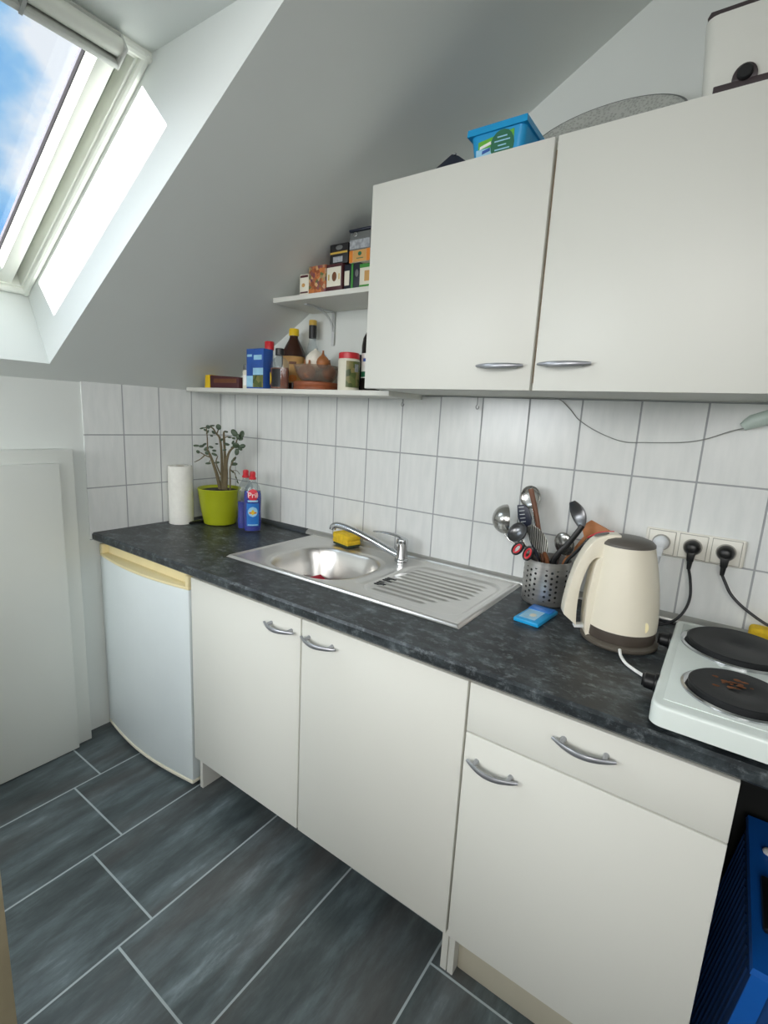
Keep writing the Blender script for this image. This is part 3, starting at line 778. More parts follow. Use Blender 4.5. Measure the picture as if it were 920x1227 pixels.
plug(SX[1], [(SX[1], -0.034, 0.974), (1.915, -0.036, 0.945), (1.921, -0.045, 0.905), (1.915, -0.055, 0.87), (1.897, -0.07, 0.842), (1.868, -0.082, ZT+0.006), (1.852, -0.074, ZT+0.0042), (1.849, -0.058, ZT+0.0042), (1.862, -0.044, ZT+0.0045), (1.90, -0.045, ZT+0.0045), (1.98, -0.045, ZT+0.0045), (2.03, -0.047, ZT+0.0045)], 'black', 'rubber', 'black plug in the middle socket, its cord curling down behind the cooker')
plug(SX[2], [(SX[2], -0.034, 0.974), (1.988, -0.036, 0.955), (2.005, -0.04, 0.928), (2.04, -0.045, 0.900), (2.09, -0.05, 0.875), (2.14, -0.055, 0.872), (2.20, -0.06, 0.845), (2.25, -0.07, ZT+0.0042)], 'black', 'rubber', 'black plug in the rightmost socket, its cord swinging off to the right')

# wire, lamp and hooks under the cabinet
wr = smooth_path([(1.42, -0.012, 1.387), (1.50, -0.010, 1.3865), (1.529, -0.007, 1.3855), (1.56, -0.005, 1.36), (1.587, -0.004, 1.332), (1.64, -0.004, 1.302), (1.705, -0.004, 1.280), (1.76, -0.004, 1.281), (1.832, -0.004, 1.286), (1.87, -0.004, 1.292), (1.902, -0.004, 1.302), (1.94, -0.008, 1.320), (1.972, -0.02, 1.331)], 6)
tag(link('loose_wire', MB().sweep(wr, 0.0013, 6), 'wire', None, (1.6, -0.005, 1.386)), 'thin grey wire sagging across the tiles below the wall cabinet', 'wire')
lt = thing('tube_lamp', (2.0, -0.03, 1.35), 'milky greenish lamp hanging under the wall cabinet at the right edge', 'lamp')
LT = plain('lamp_diffuser', '#c9d8cf', 0.3, var=0.05)
link('diffuser', MB().sweep([(1.965, -0.028, 1.332), (1.98, -0.03, 1.345), (2.06, -0.04, 1.376)], [(0.006, 0.010), (0.012, 0.016), (0.014, 0.018)], 14), LT, lt)
link('lamp_clip', MB().box(2.04, 2.056, -0.05, -0.02, 1.376, 1.3895, 0.002), 'socket', lt)
for hx, lab in ((0.997, 'small cup hook under the left end of the wall cabinet'), (1.277, 'small cup hook on the tiles under the left cabinet door')):
    hp = smooth_path([(hx, -0.012, 1.3745 if hx < 1.03 else 1.3885), (hx, -0.012, 1.366), (hx-0.004, -0.012, 1.358), (hx-0.001, -0.012, 1.351), (hx+0.005, -0.012, 1.353), (hx+0.006, -0.012, 1.360)], 4)
    tag(link('cup_hook', MB().sweep(hp, 0.0013, 8), 'wire', None, (hx, -0.012, 1.374)), lab, 'hook')

# ------------------------------------------------------------------ utensil holder
CC = Vector((1.577, -0.106, ZT+0.0003)); CH = 0.127
cu = MB(); cu.lathe([(0.003, 0.001), (0.058, 0.001), (0.061, 0.004), (0.063, 0.008), (0.063, CH-0.001), (0.0622, CH), (0.0612, CH-0.001), (0.0612, 0.006), (0.002, 0.004)], CC, 56, cap0=True, cap1=True)
tag(link('utensil_holder', cu, 'cup', None, CC), 'round perforated steel utensil holder standing between sink and kettle', 'holder')
def ut(name, label, cat='utensil'): return thing(name, CC+Vector((0, 0, 0.02)), label, cat, 'kitchen utensils in the steel holder')
UZ = ZT+0.012
def strip(pts, w, th, up, k=6):
    p = smooth_path(pts, k); n = len(p)
    if not isinstance(w, list): w = [w]*n
    else: w = [w[0]+(w[1]-w[0])*i/(n-1) for i in range(n)]
    return MB().sweep(p, [(a, th) for a in w], 10, up=up)
def dome(c, axis, r, depth, th=0.0012):
    """hollow hemispherical bowl whose rim plane faces 'axis'"""
    q = Vector(axis).normalized().to_track_quat('Z', 'Y').to_matrix().to_4x4()
    pr = []
    for i in range(9):
        a = PI/2*i/8; pr.append((r*math.cos(PI/2-a), -depth*math.cos(a)))
    po = [(max(0.0005, a), b) for a, b in pr]
    pi_ = [(max(0.0004, a*(1-th/r*1.2)), b*(1-th/depth)) for a, b in reversed(pr)]
    return MB().lathe(po+pi_, c, 28, m=q)
VIEW = Vector((0.27, -0.96, 0))
# ladle, rim facing right
t = ut('soup_ladle', 'steel soup ladle hooked out on the far left of the holder')
link('ladle_bowl', dome((1.441, -0.096, 1.035), (0.84, 0.54, 0.02), 0.044, 0.042), 'steel2', t)
link('ladle_handle', strip([(1.440, -0.096, 0.991), (1.460, -0.101, 0.976), (1.500, -0.104, 0.9625), (1.526, -0.106, 0.953), (1.546, -0.107, 0.90), (1.553, -0.108, UZ)], 0.0028, 0.0045, VIEW), 'steel2', t)
# pasta fork
t = ut('pasta_fork', 'black nylon fork with white-edged teeth at the left of the holder')
pf_ = MB()
mf = Matrix.Translation((1.497, -0.108, 1.055)) @ Matrix.Rotation(math.radians(-14), 4, 'Y')
pf_.prism([(-0.014, -0.030), (0.014, -0.032), (0.020, -0.008), (0.016, 0.020), (0.004, 0.032), (-0.017, 0.034), (-0.020, 0.0)], 'y', -0.003, 0.003, 0.0022, m=mf)
link('fork_head', pf_, 'navy', t)
tt = MB()
for i in range(5):
    z0_ = -0.016+i*0.0105
    tt.box(-0.012, 0.003, -0.006, -0.003, z0_, z0_+0.0017, 0.0006, m=mf)
link('teeth', tt, 'clearwhite', t)
link('handle', strip([(1.506, -0.107, 1.026), (1.525, -0.106, 0.985), (1.548, -0.104, 0.93), (1.562, -0.095, UZ)], 0.005, 0.0035, VIEW), 'navy', t)
# skimmer with wooden-looking handle leaning behind
t = ut('skimmer', 'round steel skimmer rising behind the wooden spoon handle')
link('skimmer_disc', dome((1.488, -0.050, 1.103), (-0.25, -1, 0.1), 0.034, 0.010), 'steel2', t)
link('handle', strip([(1.497, -0.048, 1.075), (1.525, -0.058, 1.0), (1.553, -0.068, 0.93), (1.575, -0.08, UZ)], 0.0035, 0.002, VIEW), 'steel2', t)
t = ut('wooden_spoon', 'flat dark brown wooden handle standing tallest in the holder')
link('spoon_handle', strip([(1.497, -0.080, 1.131), (1.512, -0.082, 1.09), (1.530, -0.086, 1.035), (1.555, -0.092, 0.95), (1.575, -0.098, UZ)], [0.0075, 0.0055], 0.004, VIEW), 'wood', t)
# small ladle with dark hollow
t = ut('small_ladle', 'small steel ladle turned to show its dark hollow, front left of the holder')
link('ladle_bowl', dome((1.497, -0.160, 1.017), (-0.35, -0.85, 0.55), 0.030, 0.020), 'steeldark', t)
link('handle', strip([(1.511, -0.154, 0.999), (1.531, -0.149, 0.968), (1.548, -0.139, 0.935), (1.575, -0.12, UZ)], 0.004, 0.0025, VIEW), 'steel2', t)
# scissors
t = ut('kitchen_scissors', 'kitchen scissors with red and black finger rings at the holder rim', 'scissors')
for k, (cx, cz, rt) in enumerate(((1.511, 0.976, 35), (1.540, 0.967, 20))):
    pts = []; mr = Matrix.Translation((cx, -0.178+0.004*k, cz)) @ Matrix.Rotation(math.radians(rt), 4, 'Y')
    pts = [mr @ Vector((0.0105*math.cos(2*PI*i/18), 0, 0.019*math.sin(2*PI*i/18))) for i in range(19)]
    rg = link('finger_ring', MB().sweep(pts, 0.0042, 8, up=(0, 1, 0)), 'black', t)
    pts = [mr @ Vector((0.0068*math.cos(2*PI*i/18), -0.0022, 0.0145*math.sin(2*PI*i/18))) for i in range(19)]
    link('ring_lining', MB().sweep(pts, 0.0028, 8, up=(0, 1, 0)), 'red', rg)
link('blade', strip([(1.527, -0.174, 0.961), (1.546, -0.146, 0.953), (1.572, -0.130, 0.90), (1.585, -0.125, UZ)], 0.006, 0.0015, VIEW), 'steel2', t)
# slotted grated spoon
t = ut('slotted_spoon', 'wide grey slotted spoon with ridged blade in the middle of the holder')
ms = Matrix.Translation((1.553, -0.150, 1.004)) @ Matrix.Rotation(math.radians(-33), 4, 'Y') @ Matrix.Rotation(math.radians(8), 4, 'X')
gs = MB(); rr = []
for i in range(15):
    f = i/14; z = -0.042+0.086*f; wd = 0.003+0.019*math.sin(PI*min(1, f*0.9+0.06))**0.7
    rr.append([ms @ Vector((wd*math.cos(2*PI*k/16), 0.0022*math.sin(2*PI*k/16)+0.006*math.sin(PI*f), z)) for k in range(16)])
gs.rings(rr); link('spoon_blade', gs, 'grated', t)
link('handle', strip([(1.574, -0.149, 0.972), (1.586, -0.142, 0.94), (1.592, -0.13, UZ)], 0.0055, 0.003, VIEW), 'wood', t)
# round serving spoon, back shown
t = ut('serving_spoon', 'round-backed steel serving spoon right of the slotted spoon')
sv = dome((1.612, -0.095, 0.993), (0.15, 0.85, 0.35), 0.029, 0.014)
for v in sv.bm.verts: v.co.z = 0.993+(v.co.z-0.993)*1.25
link('spoon_bowl', sv, 'steel2', t)
link('handle', strip([(1.604, -0.098, 0.962), (1.596, -0.092, 0.93), (1.59, -0.085, UZ)], 0.004, 0.0025, VIEW), 'steel2', t)
# black ladle-spoon leaning right
t = ut('black_spoon', 'dark grey nylon spoon leaning to the right, highest on that side')
sp_ = MB(); mb_ = Matrix.Translation((1.640, -0.115, 1.084)) @ Matrix.Rotation(math.radians(-28), 4, 'Y')
rr = []
for i in range(13):
    f = i/12; z = -0.036+0.072*f; wd = 0.004+0.015*math.sin(PI*(0.08+0.86*f))**0.8
    rr.append([mb_ @ Vector((wd*math.cos(2*PI*k/16), 0.0035*math.sin(2*PI*k/16)+0.012*math.sin(PI*f), z)) for k in range(16)])
sp_.rings(rr); link('spoon_bowl', sp_, 'steeldark', t)
link('handle', strip([(1.657, -0.115, 1.056), (1.650, -0.118, 1.040), (1.628, -0.124, 1.0), (1.598, -0.130, 0.95), (1.570, -0.120, UZ)], 0.0075, 0.004, VIEW), 'black', t)
# orange wooden spatula behind kettle
t = ut('wooden_spatula', 'orange-brown wooden spatula half hidden behind the kettle handle')
ob = MB(); ob.prism([(1.645, 1.045), (1.668, 1.066), (1.712, 1.048), (1.742, 1.032), (1.735, 1.018), (1.69, 1.010), (1.655, 1.015)], 'y', -0.070, -0.065, 0.002)
link('spatula_blade', ob, 'woodlight', t)
link('handle', strip([(1.662, -0.0675, 1.022), (1.635, -0.072, 0.975), (1.612, -0.078, 0.93), (1.60, -0.08, UZ)], 0.005, 0.0035, VIEW), 'woodlight', t)
t = ut('pan_turner', 'black pan turner with red rim sticking out right above the kettle')
tb = MB(); tb.prism([(1.672, 1.026), (1.70, 1.040), (1.735, 1.048), (1.765, 1.049), (1.768, 1.043), (1.72, 1.036), (1.69, 1.022)], 'y', -0.104, -0.100, 0.001)
link('turner_blade', tb, 'kgrey', t)
tr_ = MB(); tr_.sweep(smooth_path([(1.672, -0.107, 1.024), (1.70, -0.107, 1.0425), (1.735, -0.107, 1.051)], 5), 0.0022, 8)
link('red_rim', tr_, 'red', t)
link('handle', strip([(1.678, -0.102, 1.022), (1.645, -0.103, 0.975), (1.622, -0.104, 0.935), (1.605, -0.105, UZ)], 0.0045, 0.003, VIEW), 'black', t)

# sachet pack
pk = thing('sachet_pack', (1.602, -0.24, ZT), 'blue sachet pack lying on the worktop in front of the utensil holder', 'packet')
mp_ = Matrix.Translation((1.602, -0.243, ZT+0.0005)) @ Matrix.Rotation(math.radians(-4), 4, 'Z')
link('sachets', MB().prism([(-0.036, -0.064), (0.030, -0.066), (0.034, 0.060), (-0.032, 0.064)], 'z', 0.0, 0.010, 0.002, m=mp_), 'tubblue', pk)
link('printed_panel', MB().box(-0.028, 0.014, -0.050, 0.04, 0.0102, 0.0108, 0, m=mp_), 'skylabel', pk)
pp = MB(); pp.ball((0, 0, 0), 0.009, 0.013, 0.0008, seg=10)
for v in pp.bm.verts: v.co = mp_ @ (v.co+Vector((-0.002, -0.02, 0.0112)))
link('printed_motif', pp, 'offwhite', pk)
link('top_sachet', MB().box(-0.032, 0.028, 0.020, 0.058, 0.0103, 0.0125, 0.001, m=mp_), 'bluelabel', pk)

# ------------------------------------------------------------------ things at the left end of the worktop
PR = Vector((0.063, -0.262, ZT+0.0004))
pr = thing('paper_towel_roll', PR, 'upright roll of white kitchen paper against the tiles, left of the green pot', 'paper roll')
rl = MB(); rr = []
for z in [0, 0.002]+[0.03*i for i in range(1, 9)]+[0.243, 0.245]:
    ring = []
    for i in range(40):
        a = 2*PI*i/40; r = 0.0495+0.0006*math.sin(5*a+40*z)+0.0004*math.sin(90*z)
        if z in (0, 0.245): r -= 0.001
        ring.append(PR+Vector((r*math.cos(a), r*math.sin(a), z)))
    rr.append(ring)
r2 = [[PR+Vector((0.019*math.cos(2*PI*i/40), 0.019*math.sin(2*PI*i/40), z)) for i in range(40)] for z in (0.245, 0.205)]
rl.rings(rr+r2); link('paper', rl, 'paper', pr)
link('core', MB().lathe([(0.0188, 0.206), (0.0188, 0.244), (0.0175, 0.244), (0.0175, 0.206)], PR, 28), 'cardboard', pr)
link('loose_edge', MB().sweep([PR+Vector((0.0505*math.cos(a), 0.0505*math.sin(a), 0.232+0.012*math.sin(a*3))) for a in [-1.2+0.12*i for i in range(14)]], [(0.0008, 0.012)]*14, 8, up=(0, 0, 1)), 'paper', pr)

pn = thing('pen', (0.09, -0.21, ZT), 'black pen lying between paper roll and green pot', 'pen')
a_, b_ = Vector((0.118, -0.262, ZT+0.0062)), Vector((0.112, -0.13, ZT+0.0062))
link('pen_barrel', MB().sweep([a_, a_.lerp(b_, 0.06), a_.lerp(b_, 0.55), b_], [0.003, 0.0058, 0.0058, 0.0055], 12), 'black', pn)
link('pen_clip', MB().sweep([a_.lerp(b_, 0.1)+Vector((0.002, 0, 0.0068)), a_.lerp(b_, 0.42)+Vector((0.002, 0, 0.0068))], 0.0013, 6), 'chrome', pn)

PO = Vector((0.1755, -0.150, ZT+0.0004))
po = thing('potted_jade_plant', PO, 'leggy jade plant in a lime green plastic pot on the worktop corner', 'plant')
link('pot', MB().lathe([(0.060, 0.0), (0.066, 0.004), (0.075, 0.05), (0.083, 0.10), (0.089, 0.148), (0.091, 0.153), (0.089, 0.156), (0.086, 0.153), (0.084, 0.142), (0.002, 0.142)], PO, 44), 'pot', po)
link('soil', MB().lathe([(0.0845, 0.1425), (0.070, 0.146), (0.03, 0.149), (0.001, 0.150)], PO, 28, cap0=True), 'soil', po)
RV = Vector((0.8176, 0.5758, 0)); UV = Vector((0, 0, 1)); DV = Vector((0.5758, -0.8176, 0))
KPX = 2.26/593.7/7.67
def pxp(x, y, d=0.0):
    return PO+Vector((0, 0, 0.142))+RV*((x-272)*KPX)+UV*((700-y)*KPX*1.01)+DV*d
stems = MB(); leaves = MB()
BR = [([(280, 705), (262, 600), (243, 520), (205, 410), (175, 350)], 0.0085, 0.0045, 0.010), ([(205, 415), (160, 400), (120, 378)], 0.003, 0.002, 0.012), ([(165, 395), (120, 435), (72, 460)], 0.0028, 0.0014, 0.02),
      ([(292, 705), (288, 560), (285, 400), (272, 260), (240, 215), (200, 165), (125, 178)], 0.007, 0.002, -0.01), ([(178, 355), (178, 260), (172, 170)], 0.003, 0.002, 0.01), ([(245, 218), (265, 165), (280, 150)], 0.0028, 0.002, -0.012),
      ([(305, 705), (318, 560), (318, 380), (312, 240), (316, 195), (345, 195)], 0.0085, 0.002, 0.0), ([(315, 250), (350, 235), (410, 245)], 0.0025, 0.0016, 0.01),
      ([(322, 705), (335, 560), (340, 450), (365, 360), (420, 310), (480, 305)], 0.008, 0.0025, 0.012), ([(415, 315), (432, 250), (445, 215)], 0.0028, 0.002, 0.012),
      ([(362, 700), (370, 600), (375, 500), (398, 440), (415, 405)], 0.0035, 0.0018, 0.02), ([(378, 505), (410, 530), (425, 575), (442, 630)], 0.002, 0.0012, 0.024), ([(290, 560), (255, 460), (270, 400)], 0.0035, 0.002, 0.018), ([(200, 440), (190, 468)], 0.002, 0.0015, 0.012), ([(375, 520), (430, 515), (455, 545)], 0.0014, 0.001, 0.02)]
for pts, r0, r1, d in BR:
    P = smooth_path([pxp(x, y, d*min(1, (705-y)/200)) for x, y in pts], 4); n = len(P)
    stems.sweep(P, [r0+(r1-r0)*i/(n-1) for i in range(n)], 8)
link('stems', stems, 'stem', po)
LV = [(88, 323, 0, 26, 9), (130, 325, 10, 22, 10), (235, 357, 0, 18, 9), (240, 388, -20, 26, 10), (178, 378, 20, 20, 14), (106, 372, -20, 17, 13), (190, 162, -30, 18, 13), (140, 175, 15, 20, 6), (282, 158, -50, 24, 20), (230, 205, -40, 18, 10), (225, 150, 5, 22, 6), (340, 195, -5, 16, 6), (178, 205, 60, 20, 8), (370, 238, 0, 16, 7), (400, 245, -10, 15, 9),
      (412, 200, -50, 34, 20), (470, 212, 70, 34, 22), (442, 230, 80, 24, 12), (425, 302, 0, 28, 22), (428, 358, 80, 28, 18), (480, 306, 15, 26, 16), (395, 320, 20, 22, 10), (340, 298, -15, 24, 10), (405, 420, 50, 26, 10), (402, 462, 5, 30, 12), (388, 440, 70, 20, 9), (185, 466, 5, 24, 8), (262, 455, 10, 22, 9), (350, 300, 0, 20, 8), (165, 345, 40, 24, 12), (395, 525, -40, 14, 7), (305, 262, 60, 14, 8), (420, 575, -60, 12, 5), (434, 610, -70, 12, 5), (210, 235, -10, 14, 7), (150, 310, 30, 20, 9), (205, 330, -15, 20, 9), (460, 250, 20, 20, 12), (395, 280, 60, 18, 9), (330, 345, 10, 16, 7), (255, 300, 0, 14, 6), (455, 330, -30, 20, 11), (160, 190, -20, 16, 8)]
for x, y, ang, l_, w_ in LV:
    a = math.radians(ang); ax = RV*math.cos(a)+UV*math.sin(a); bx = -RV*math.sin(a)+UV*math.cos(a)
    cx_ = ax.cross(bx); mm = Matrix((ax, bx, cx_)).transposed().to_4x4()
    mm = mm @ Matrix.Rotation(random.uniform(-0.5, 0.5), 4, 'X')
    leaves.ball(pxp(x, y, random.uniform(0.004, 0.022)), l_*KPX*1.05, w_*KPX*1.2, 0.0038, m=mm, seg=12)
link('leaves', leaves, 'leaf', po)

# washing-up liquid
def soap(c, rot, label, level, labelled):
    t = thing('soap_bottle', c, label, 'bottle')
    sx, sy = 1.0, 0.62
    body = [(0.031, 0), (0.034, 0.004), (0.0355, 0.03), (0.034, 0.09), (0.0355, 0.14), (0.033, 0.165), (0.026, 0.188), (0.016, 0.203), (0.013, 0.210), (0.013, 0.214)]
    cl = link('bottle_shell', MB().lathe(body, c, 36, sx=sx, sy=sy, rot=rot), 'clear', t)
    def rad(z):
        for (r0, z0), (r1, z1) in zip(body, body[1:]):
            if z0 <= z <= z1: return r0+(r1-r0)*(z-z0)/(z1-z0)
        return body[-1][0]
    zs = [0.003]+[0.003+(level-0.003)*i/10 for i in range(1, 11)]
    link('liquid', MB().lathe([(rad(z)-0.0012, z) for z in zs], c, 36, sx=sx, sy=sy, rot=rot), 'blueliq', t)
    cp = MB(); cp.lathe([(0.0145, 0.2145), (0.0145, 0.222), (0.012, 0.224), (0.0115, 0.233), (0.0125, 0.236), (0.0105, 0.245), (0.006, 0.247)], c, 24)
    link('cap', cp, 'red', t)
    if labelled:
        # front of the flattened bottle looks along -y before turning
        def lab(name, hw, z0, z1, mat, off, shape=None):
            mb = MB(); nz_, nx_ = (10, 10); rr = []
            for k in range(nz_+1):
                f = k/nz_; z = z0+(z1-z0)*f; w = hw
                if shape == 'oval': w = hw*math.sqrt(max(0.0015, 1-(2*f-1)**2))
                ring = []
                for i in range(nx_+1):
                    u = -w+2*w*i/nx_; r = rad(z)+off
                    y = -sy*math.sqrt(max(0, r*r-u*u*r*r/((r)**2)))
                    ring.append(Vector((u, y, z)))
                rr.append(ring)
            for rg in rr:
                for p in rg:
                    x_, y_ = p.x*math.cos(rot)-p.y*math.sin(rot), p.x*math.sin(rot)+p.y*math.cos(rot)
                    p.x, p.y, p.z = c[0]+x_, c[1]+y_, c[2]+p.z
            mb.rings(rr, False, False, closed=False); return link(name, mb, mat, t)
        lab('front_label', 0.024, 0.024, 0.118, 'bluelabel', 0.0008)
        lab('printed_glow', 0.019, 0.062, 0.104, 'skylabel', 0.0014, 'oval')
        lab('printed_core', 0.016, 0.074, 0.084, 'orange', 0.0019, 'oval')
        lab('printed_star', 0.006, 0.070, 0.092, 'yellow', 0.0023, 'oval')
        lab('printed_footer', 0.020, 0.0265, 0.031, 'skylabel', 0.0013)
        lab('logo_shield', 0.021, 0.128, 0.177, 'redlabel', 0.0010, 'oval')
        lab('logo_line', 0.020, 0.124, 0.131, 'skylabel', 0.0012)
        tx = text_mesh('Pril', 0.030)
        for v in tx.bm.verts:
            u, z = v.co.x, 0.151+v.co.y
            r = rad(z)+0.0016; y = -sy*math.sqrt(max(0, r*r-u*u))-v.co.z
            x_, y_ = u*math.cos(rot)-y*math.sin(rot), u*math.sin(rot)+y*math.cos(rot)
            v.co = Vector((c[0]+x_, c[1]+y_, c[2]+z))
        link('logo_lettering', tx, 'white', t)
    return t
soap((0.3185, -0.128, ZT+0.0004), 1.25, 'clear soap bottle less than half full of blue liquid, next to the pot', 0.115, False)
soap((0.377, -0.142, ZT+0.0004), 0.92, 'labelled blue washing-up bottle with red cap and Pril logo', 0.168, True)

# sponges
spg = thing('yellow_sponge', (0.80, -0.048, ZT), 'yellow sponge with dark scouring side on the back rim of the sink', 'sponge')
mm = Matrix.Translation((0.808, -0.055, ZT+0.0075)) @ Matrix.Rotation(math.radians(-14), 4, 'Z')
link('scourer', MB().box(-0.046, 0.046, -0.029, 0.029, 0, 0.007, 0.002, m=mm), 'scour', spg)
fo = MB(); fo.prism([(-0.047, 0.0072), (0.047, 0.0072), (0.048, 0.02), (0.043, 0.024), (0.049, 0.030), (0.046, 0.043), (0.01, 0.048), (-0.02, 0.042), (-0.046, 0.047), (-0.05, 0.03), (-0.044, 0.025), (-0.049, 0.02)], 'y', -0.031, 0.031, 0.004, m=mm)
link('foam', fo, 'sponge', spg)
mm = Matrix.Translation((0.800, -0.205, sink_z(0.80, -0.205)+0.004)) @ Matrix.Rotation(math.radians(30), 4, 'Z')
tag(link('red_sponge', MB().prism([(-0.035, -0.02), (0.038, -0.022), (0.005, 0.035)], 'z', 0, 0.034, 0.004, m=mm), 'redcloth', None, (0.800, -0.205, ZT-0.12)), 'small red sponge lying in the sink bowl', 'sponge')
tag(link('yellow_cloth', MB().box(2.050, 2.13, -0.070, -0.024, ZT+0.0005, ZT+0.048, 0.010, 3), 'sponge', None, (2.09, -0.05, ZT)), 'yellow sponge behind the cooker at the right edge', 'sponge')
# ------------------------------------------------------------------ upper shelf: boxes of tea
ZU = 1.7013; GU = 'boxes on the upper shelf'
def carton(name, x0, x1, y0, y1, z0, z1, mat, label, cat='box', group=GU):
    t = thing(name, ((x0+x1)/2, (y0+y1)/2, z0), label, cat, group)
    link('carton', MB().box(x0, x1, y0, y1, z0, z1, 0.0012), mat, t); t['_f'] = (x0, x1, y0, z0, z1); return t
def face(t, name, fx0, fx1, fz0, fz1, mat, off=0.0006, ball=False):
    x0, x1, y0, z0, z1 = t['_f']
    a, b = x0+(x1-x0)*fx0, x0+(x1-x0)*fx1; c, d = z0+(z1-z0)*fz0, z0+(z1-z0)*fz1
    if ball: mb = MB().ball(((a+b)/2, y0-off*0.5, (c+d)/2), (b-a)/2, off, (d-c)/2, seg=14)
    else: mb = MB().box(a, b, y0-off, y0-0.0001, c, d)
    return link(name, mb, mat, t)
t = carton('tea_box', 0.676, 0.7165, -0.195, -0.13, ZU, 1.765, 'offwhite', 'small white box with dark ends, leftmost on the upper shelf')
face(t, 'dark_band', 0.06, 0.94, 0.84, 0.95, 'maroon'); face(t, 'dark_band', 0.06, 0.94, 0.06, 0.14, 'maroon'); face(t, 'printed_motif', 0.25, 0.62, 0.36, 0.56, 'dish', 0.0012, True)
t = carton('tea_box', 0.7185, 0.7945, -0.196, -0.12, ZU, 1.785, 'pattern', 'box with an all-over orange and purple pattern, second on the upper shelf')
t = carton('tea_box', 0.7965, 0.8625, -0.196, -0.09, ZU, 1.7815, 'maroon', 'maroon box with a white square and brown oval, under the tall black box')
face(t, 'white_square', 0.03, 0.92, 0.16, 0.88, 'offwhite'); face(t, 'printed_motif', 0.36, 0.66, 0.34, 0.70, 'wood', 0.0014, True); face(t, 'printed_line', 0.12, 0.20, 0.40, 0.62, 'gold', 0.001); face(t, 'printed_line', 0.78, 0.84, 0.40, 0.62, 'gold', 0.001)
t = carton('tea_box', 0.803, 0.8775, -0.190, -0.09, 1.782, 1.841, 'blackcard', 'black box with gold stripe and barcode, topmost left on the upper shelf')
face(t, 'gold_stripe', 0.03, 0.97, 0.50, 0.60, 'gold'); face(t, 'barcode_label', 0.20, 0.72, 0.08, 0.36, 'barcode'); face(t, 'printed_motif', 0.33, 0.72, 0.68, 0.92, 'greybox', 0.0012, True)
t = carton('tea_box', 0.8655, 0.929, -0.190, -0.10, ZU, 1.7755, 'navybox', 'dark navy box with a green stripe and barcode on the upper shelf')
face(t, 'green_stripe', 0.46, 0.58, 0.0, 1.0, 'greenprint'); face(t, 'barcode_label', 0.04, 0.34, 0.16, 0.74, 'offwhite'); face(t, 'printed_motif', 0.70, 0.92, 0.45, 0.75, 'greybox', 0.0012, True)
t = carton('tea_box', 0.931, 0.995, -0.194, -0.12, ZU, 1.768, 'offwhite', 'white box with green bands against the wall cabinet on the upper shelf')
face(t, 'green_band', 0.0, 1.0, 0.84, 1.0, 'greenprint'); face(t, 'green_band', 0.0, 1.0, 0.0, 0.10, 'greenprint'); face(t, 'printed_text_lines', 0.3, 0.7, 0.25, 0.7, 'dish')
t = carton('tea_box', 0.888, 0.968, -0.194, -0.10, 1.7761, 1.811, 'offwhite', 'cream box with orange ends stacked on the navy box')
face(t, 'orange_end', 0.0, 0.17, 0.0, 1.0, 'orange'); face(t, 'orange_end', 0.83, 1.0, 0.0, 1.0, 'orange'); face(t, 'cream_panel', 0.18, 0.82, 0.02, 0.98, 'dish', 0.0004); face(t, 'printed_motif', 0.42, 0.60, 0.5, 0.85, 'darkgreen', 0.0012, True); face(t, 'printed_line', 0.36, 0.68, 0.28, 0.34, 'darkgreen', 0.0009)
tj = thing('storage_tub', (0.926, -0.145, 1.8115), 'clear grey tub with dark contents on top of the stack by the cabinet', 'tub', GU)
link('tub_body', MB().box(0.882, 0.972, -0.190, -0.10, 1.8115, 1.866, 0.006), 'greybox', tj)
link('tub_lid', MB().box(0.880, 0.974, -0.192, -0.098, 1.8662, 1.874, 0.003), 'navy', tj)
link('paper_label', MB().box(0.885, 0.962, -0.1912, -0.1903, 1.816, 1.842), 'barcode', tj)
hl = MB().ball((0.905, -0.1905, 1.858), 0.009, 0.0012, 0.007, seg=10); link('chrome_spot', hl, 'chrome', tj)  # small chrome oval on the tub front

# ------------------------------------------------------------------ lower shelf: bottles and jars
ZL = 1.3913; GL = 'food and bottles on the lower shelf'
def bottle(name, c, prof, mat, label, cat='bottle', sx=1, sy=1, seg=30):
    t = thing(name, (c[0], c[1], ZL), label, cat, GL); t['_c'] = c
    link('bottle_body', MB().lathe(prof, (c[0], c[1], ZL), seg, sx=sx, sy=sy), mat, t); return t
def cap(t, prof, mat, name='cap'):
    c = t['_c']; return link(name, MB().lathe(prof, (c[0], c[1], ZL), 26), mat, t)
def wrap(t, name, r, z0, z1, mat, half=0.9, shape=None, r2=None, phi=None):
    c = t['_c']; a = math.atan2(CAM.y-c[1], CAM.x-c[0]) if phi is None else phi
    return link(name, curve_patch((c[0], c[1]), r, a-half, a+half, ZL+z0, ZL+z1, 14, shape=shape, r2=r2), mat, t)
t = thing('snack_pack', (0.24, -0.155, ZL), 'flat maroon pack with a yellow end lying at the left end of the lower shelf', 'pack', GL)
link('pack_body', MB().prism([(0.174, ZL), (0.352, ZL), (0.352, ZL+0.042), (0.174, ZL+0.05)], 'y', -0.19, -0.12, 0.002), 'maroon', t)
link('yellow_end', MB().prism([(0.139, ZL), (0.1735, ZL), (0.1735, ZL+0.052), (0.143, ZL+0.050)], 'y', -0.191, -0.119, 0.002), 'yellow', t)
link('printed_panel', MB().box(0.20, 0.34, -0.1912, -0.1903, ZL+0.02, ZL+0.036), 'wood', t)
t = bottle('spice_jar', (0.376, -0.165), [(0.018, 0), (0.0195, 0.003), (0.0195, 0.062), (0.0165, 0.069)], 'offwhite', 'tiny off-white spice jar left of the blue carton', 'jar')
cap(t, [(0.0175, 0.0695), (0.0175, 0.088), (0.016, 0.09)], 'greybox'); wrap(t, 'jar_label', 0.0199, 0.012, 0.05, 'white', 1.0)
t = carton('milk_carton', 0.398, 0.491, -0.19, -0.142, ZL, 1.536, 'boxblue', 'blue carton with a pale landscape print on the lower shelf', 'carton', GL)
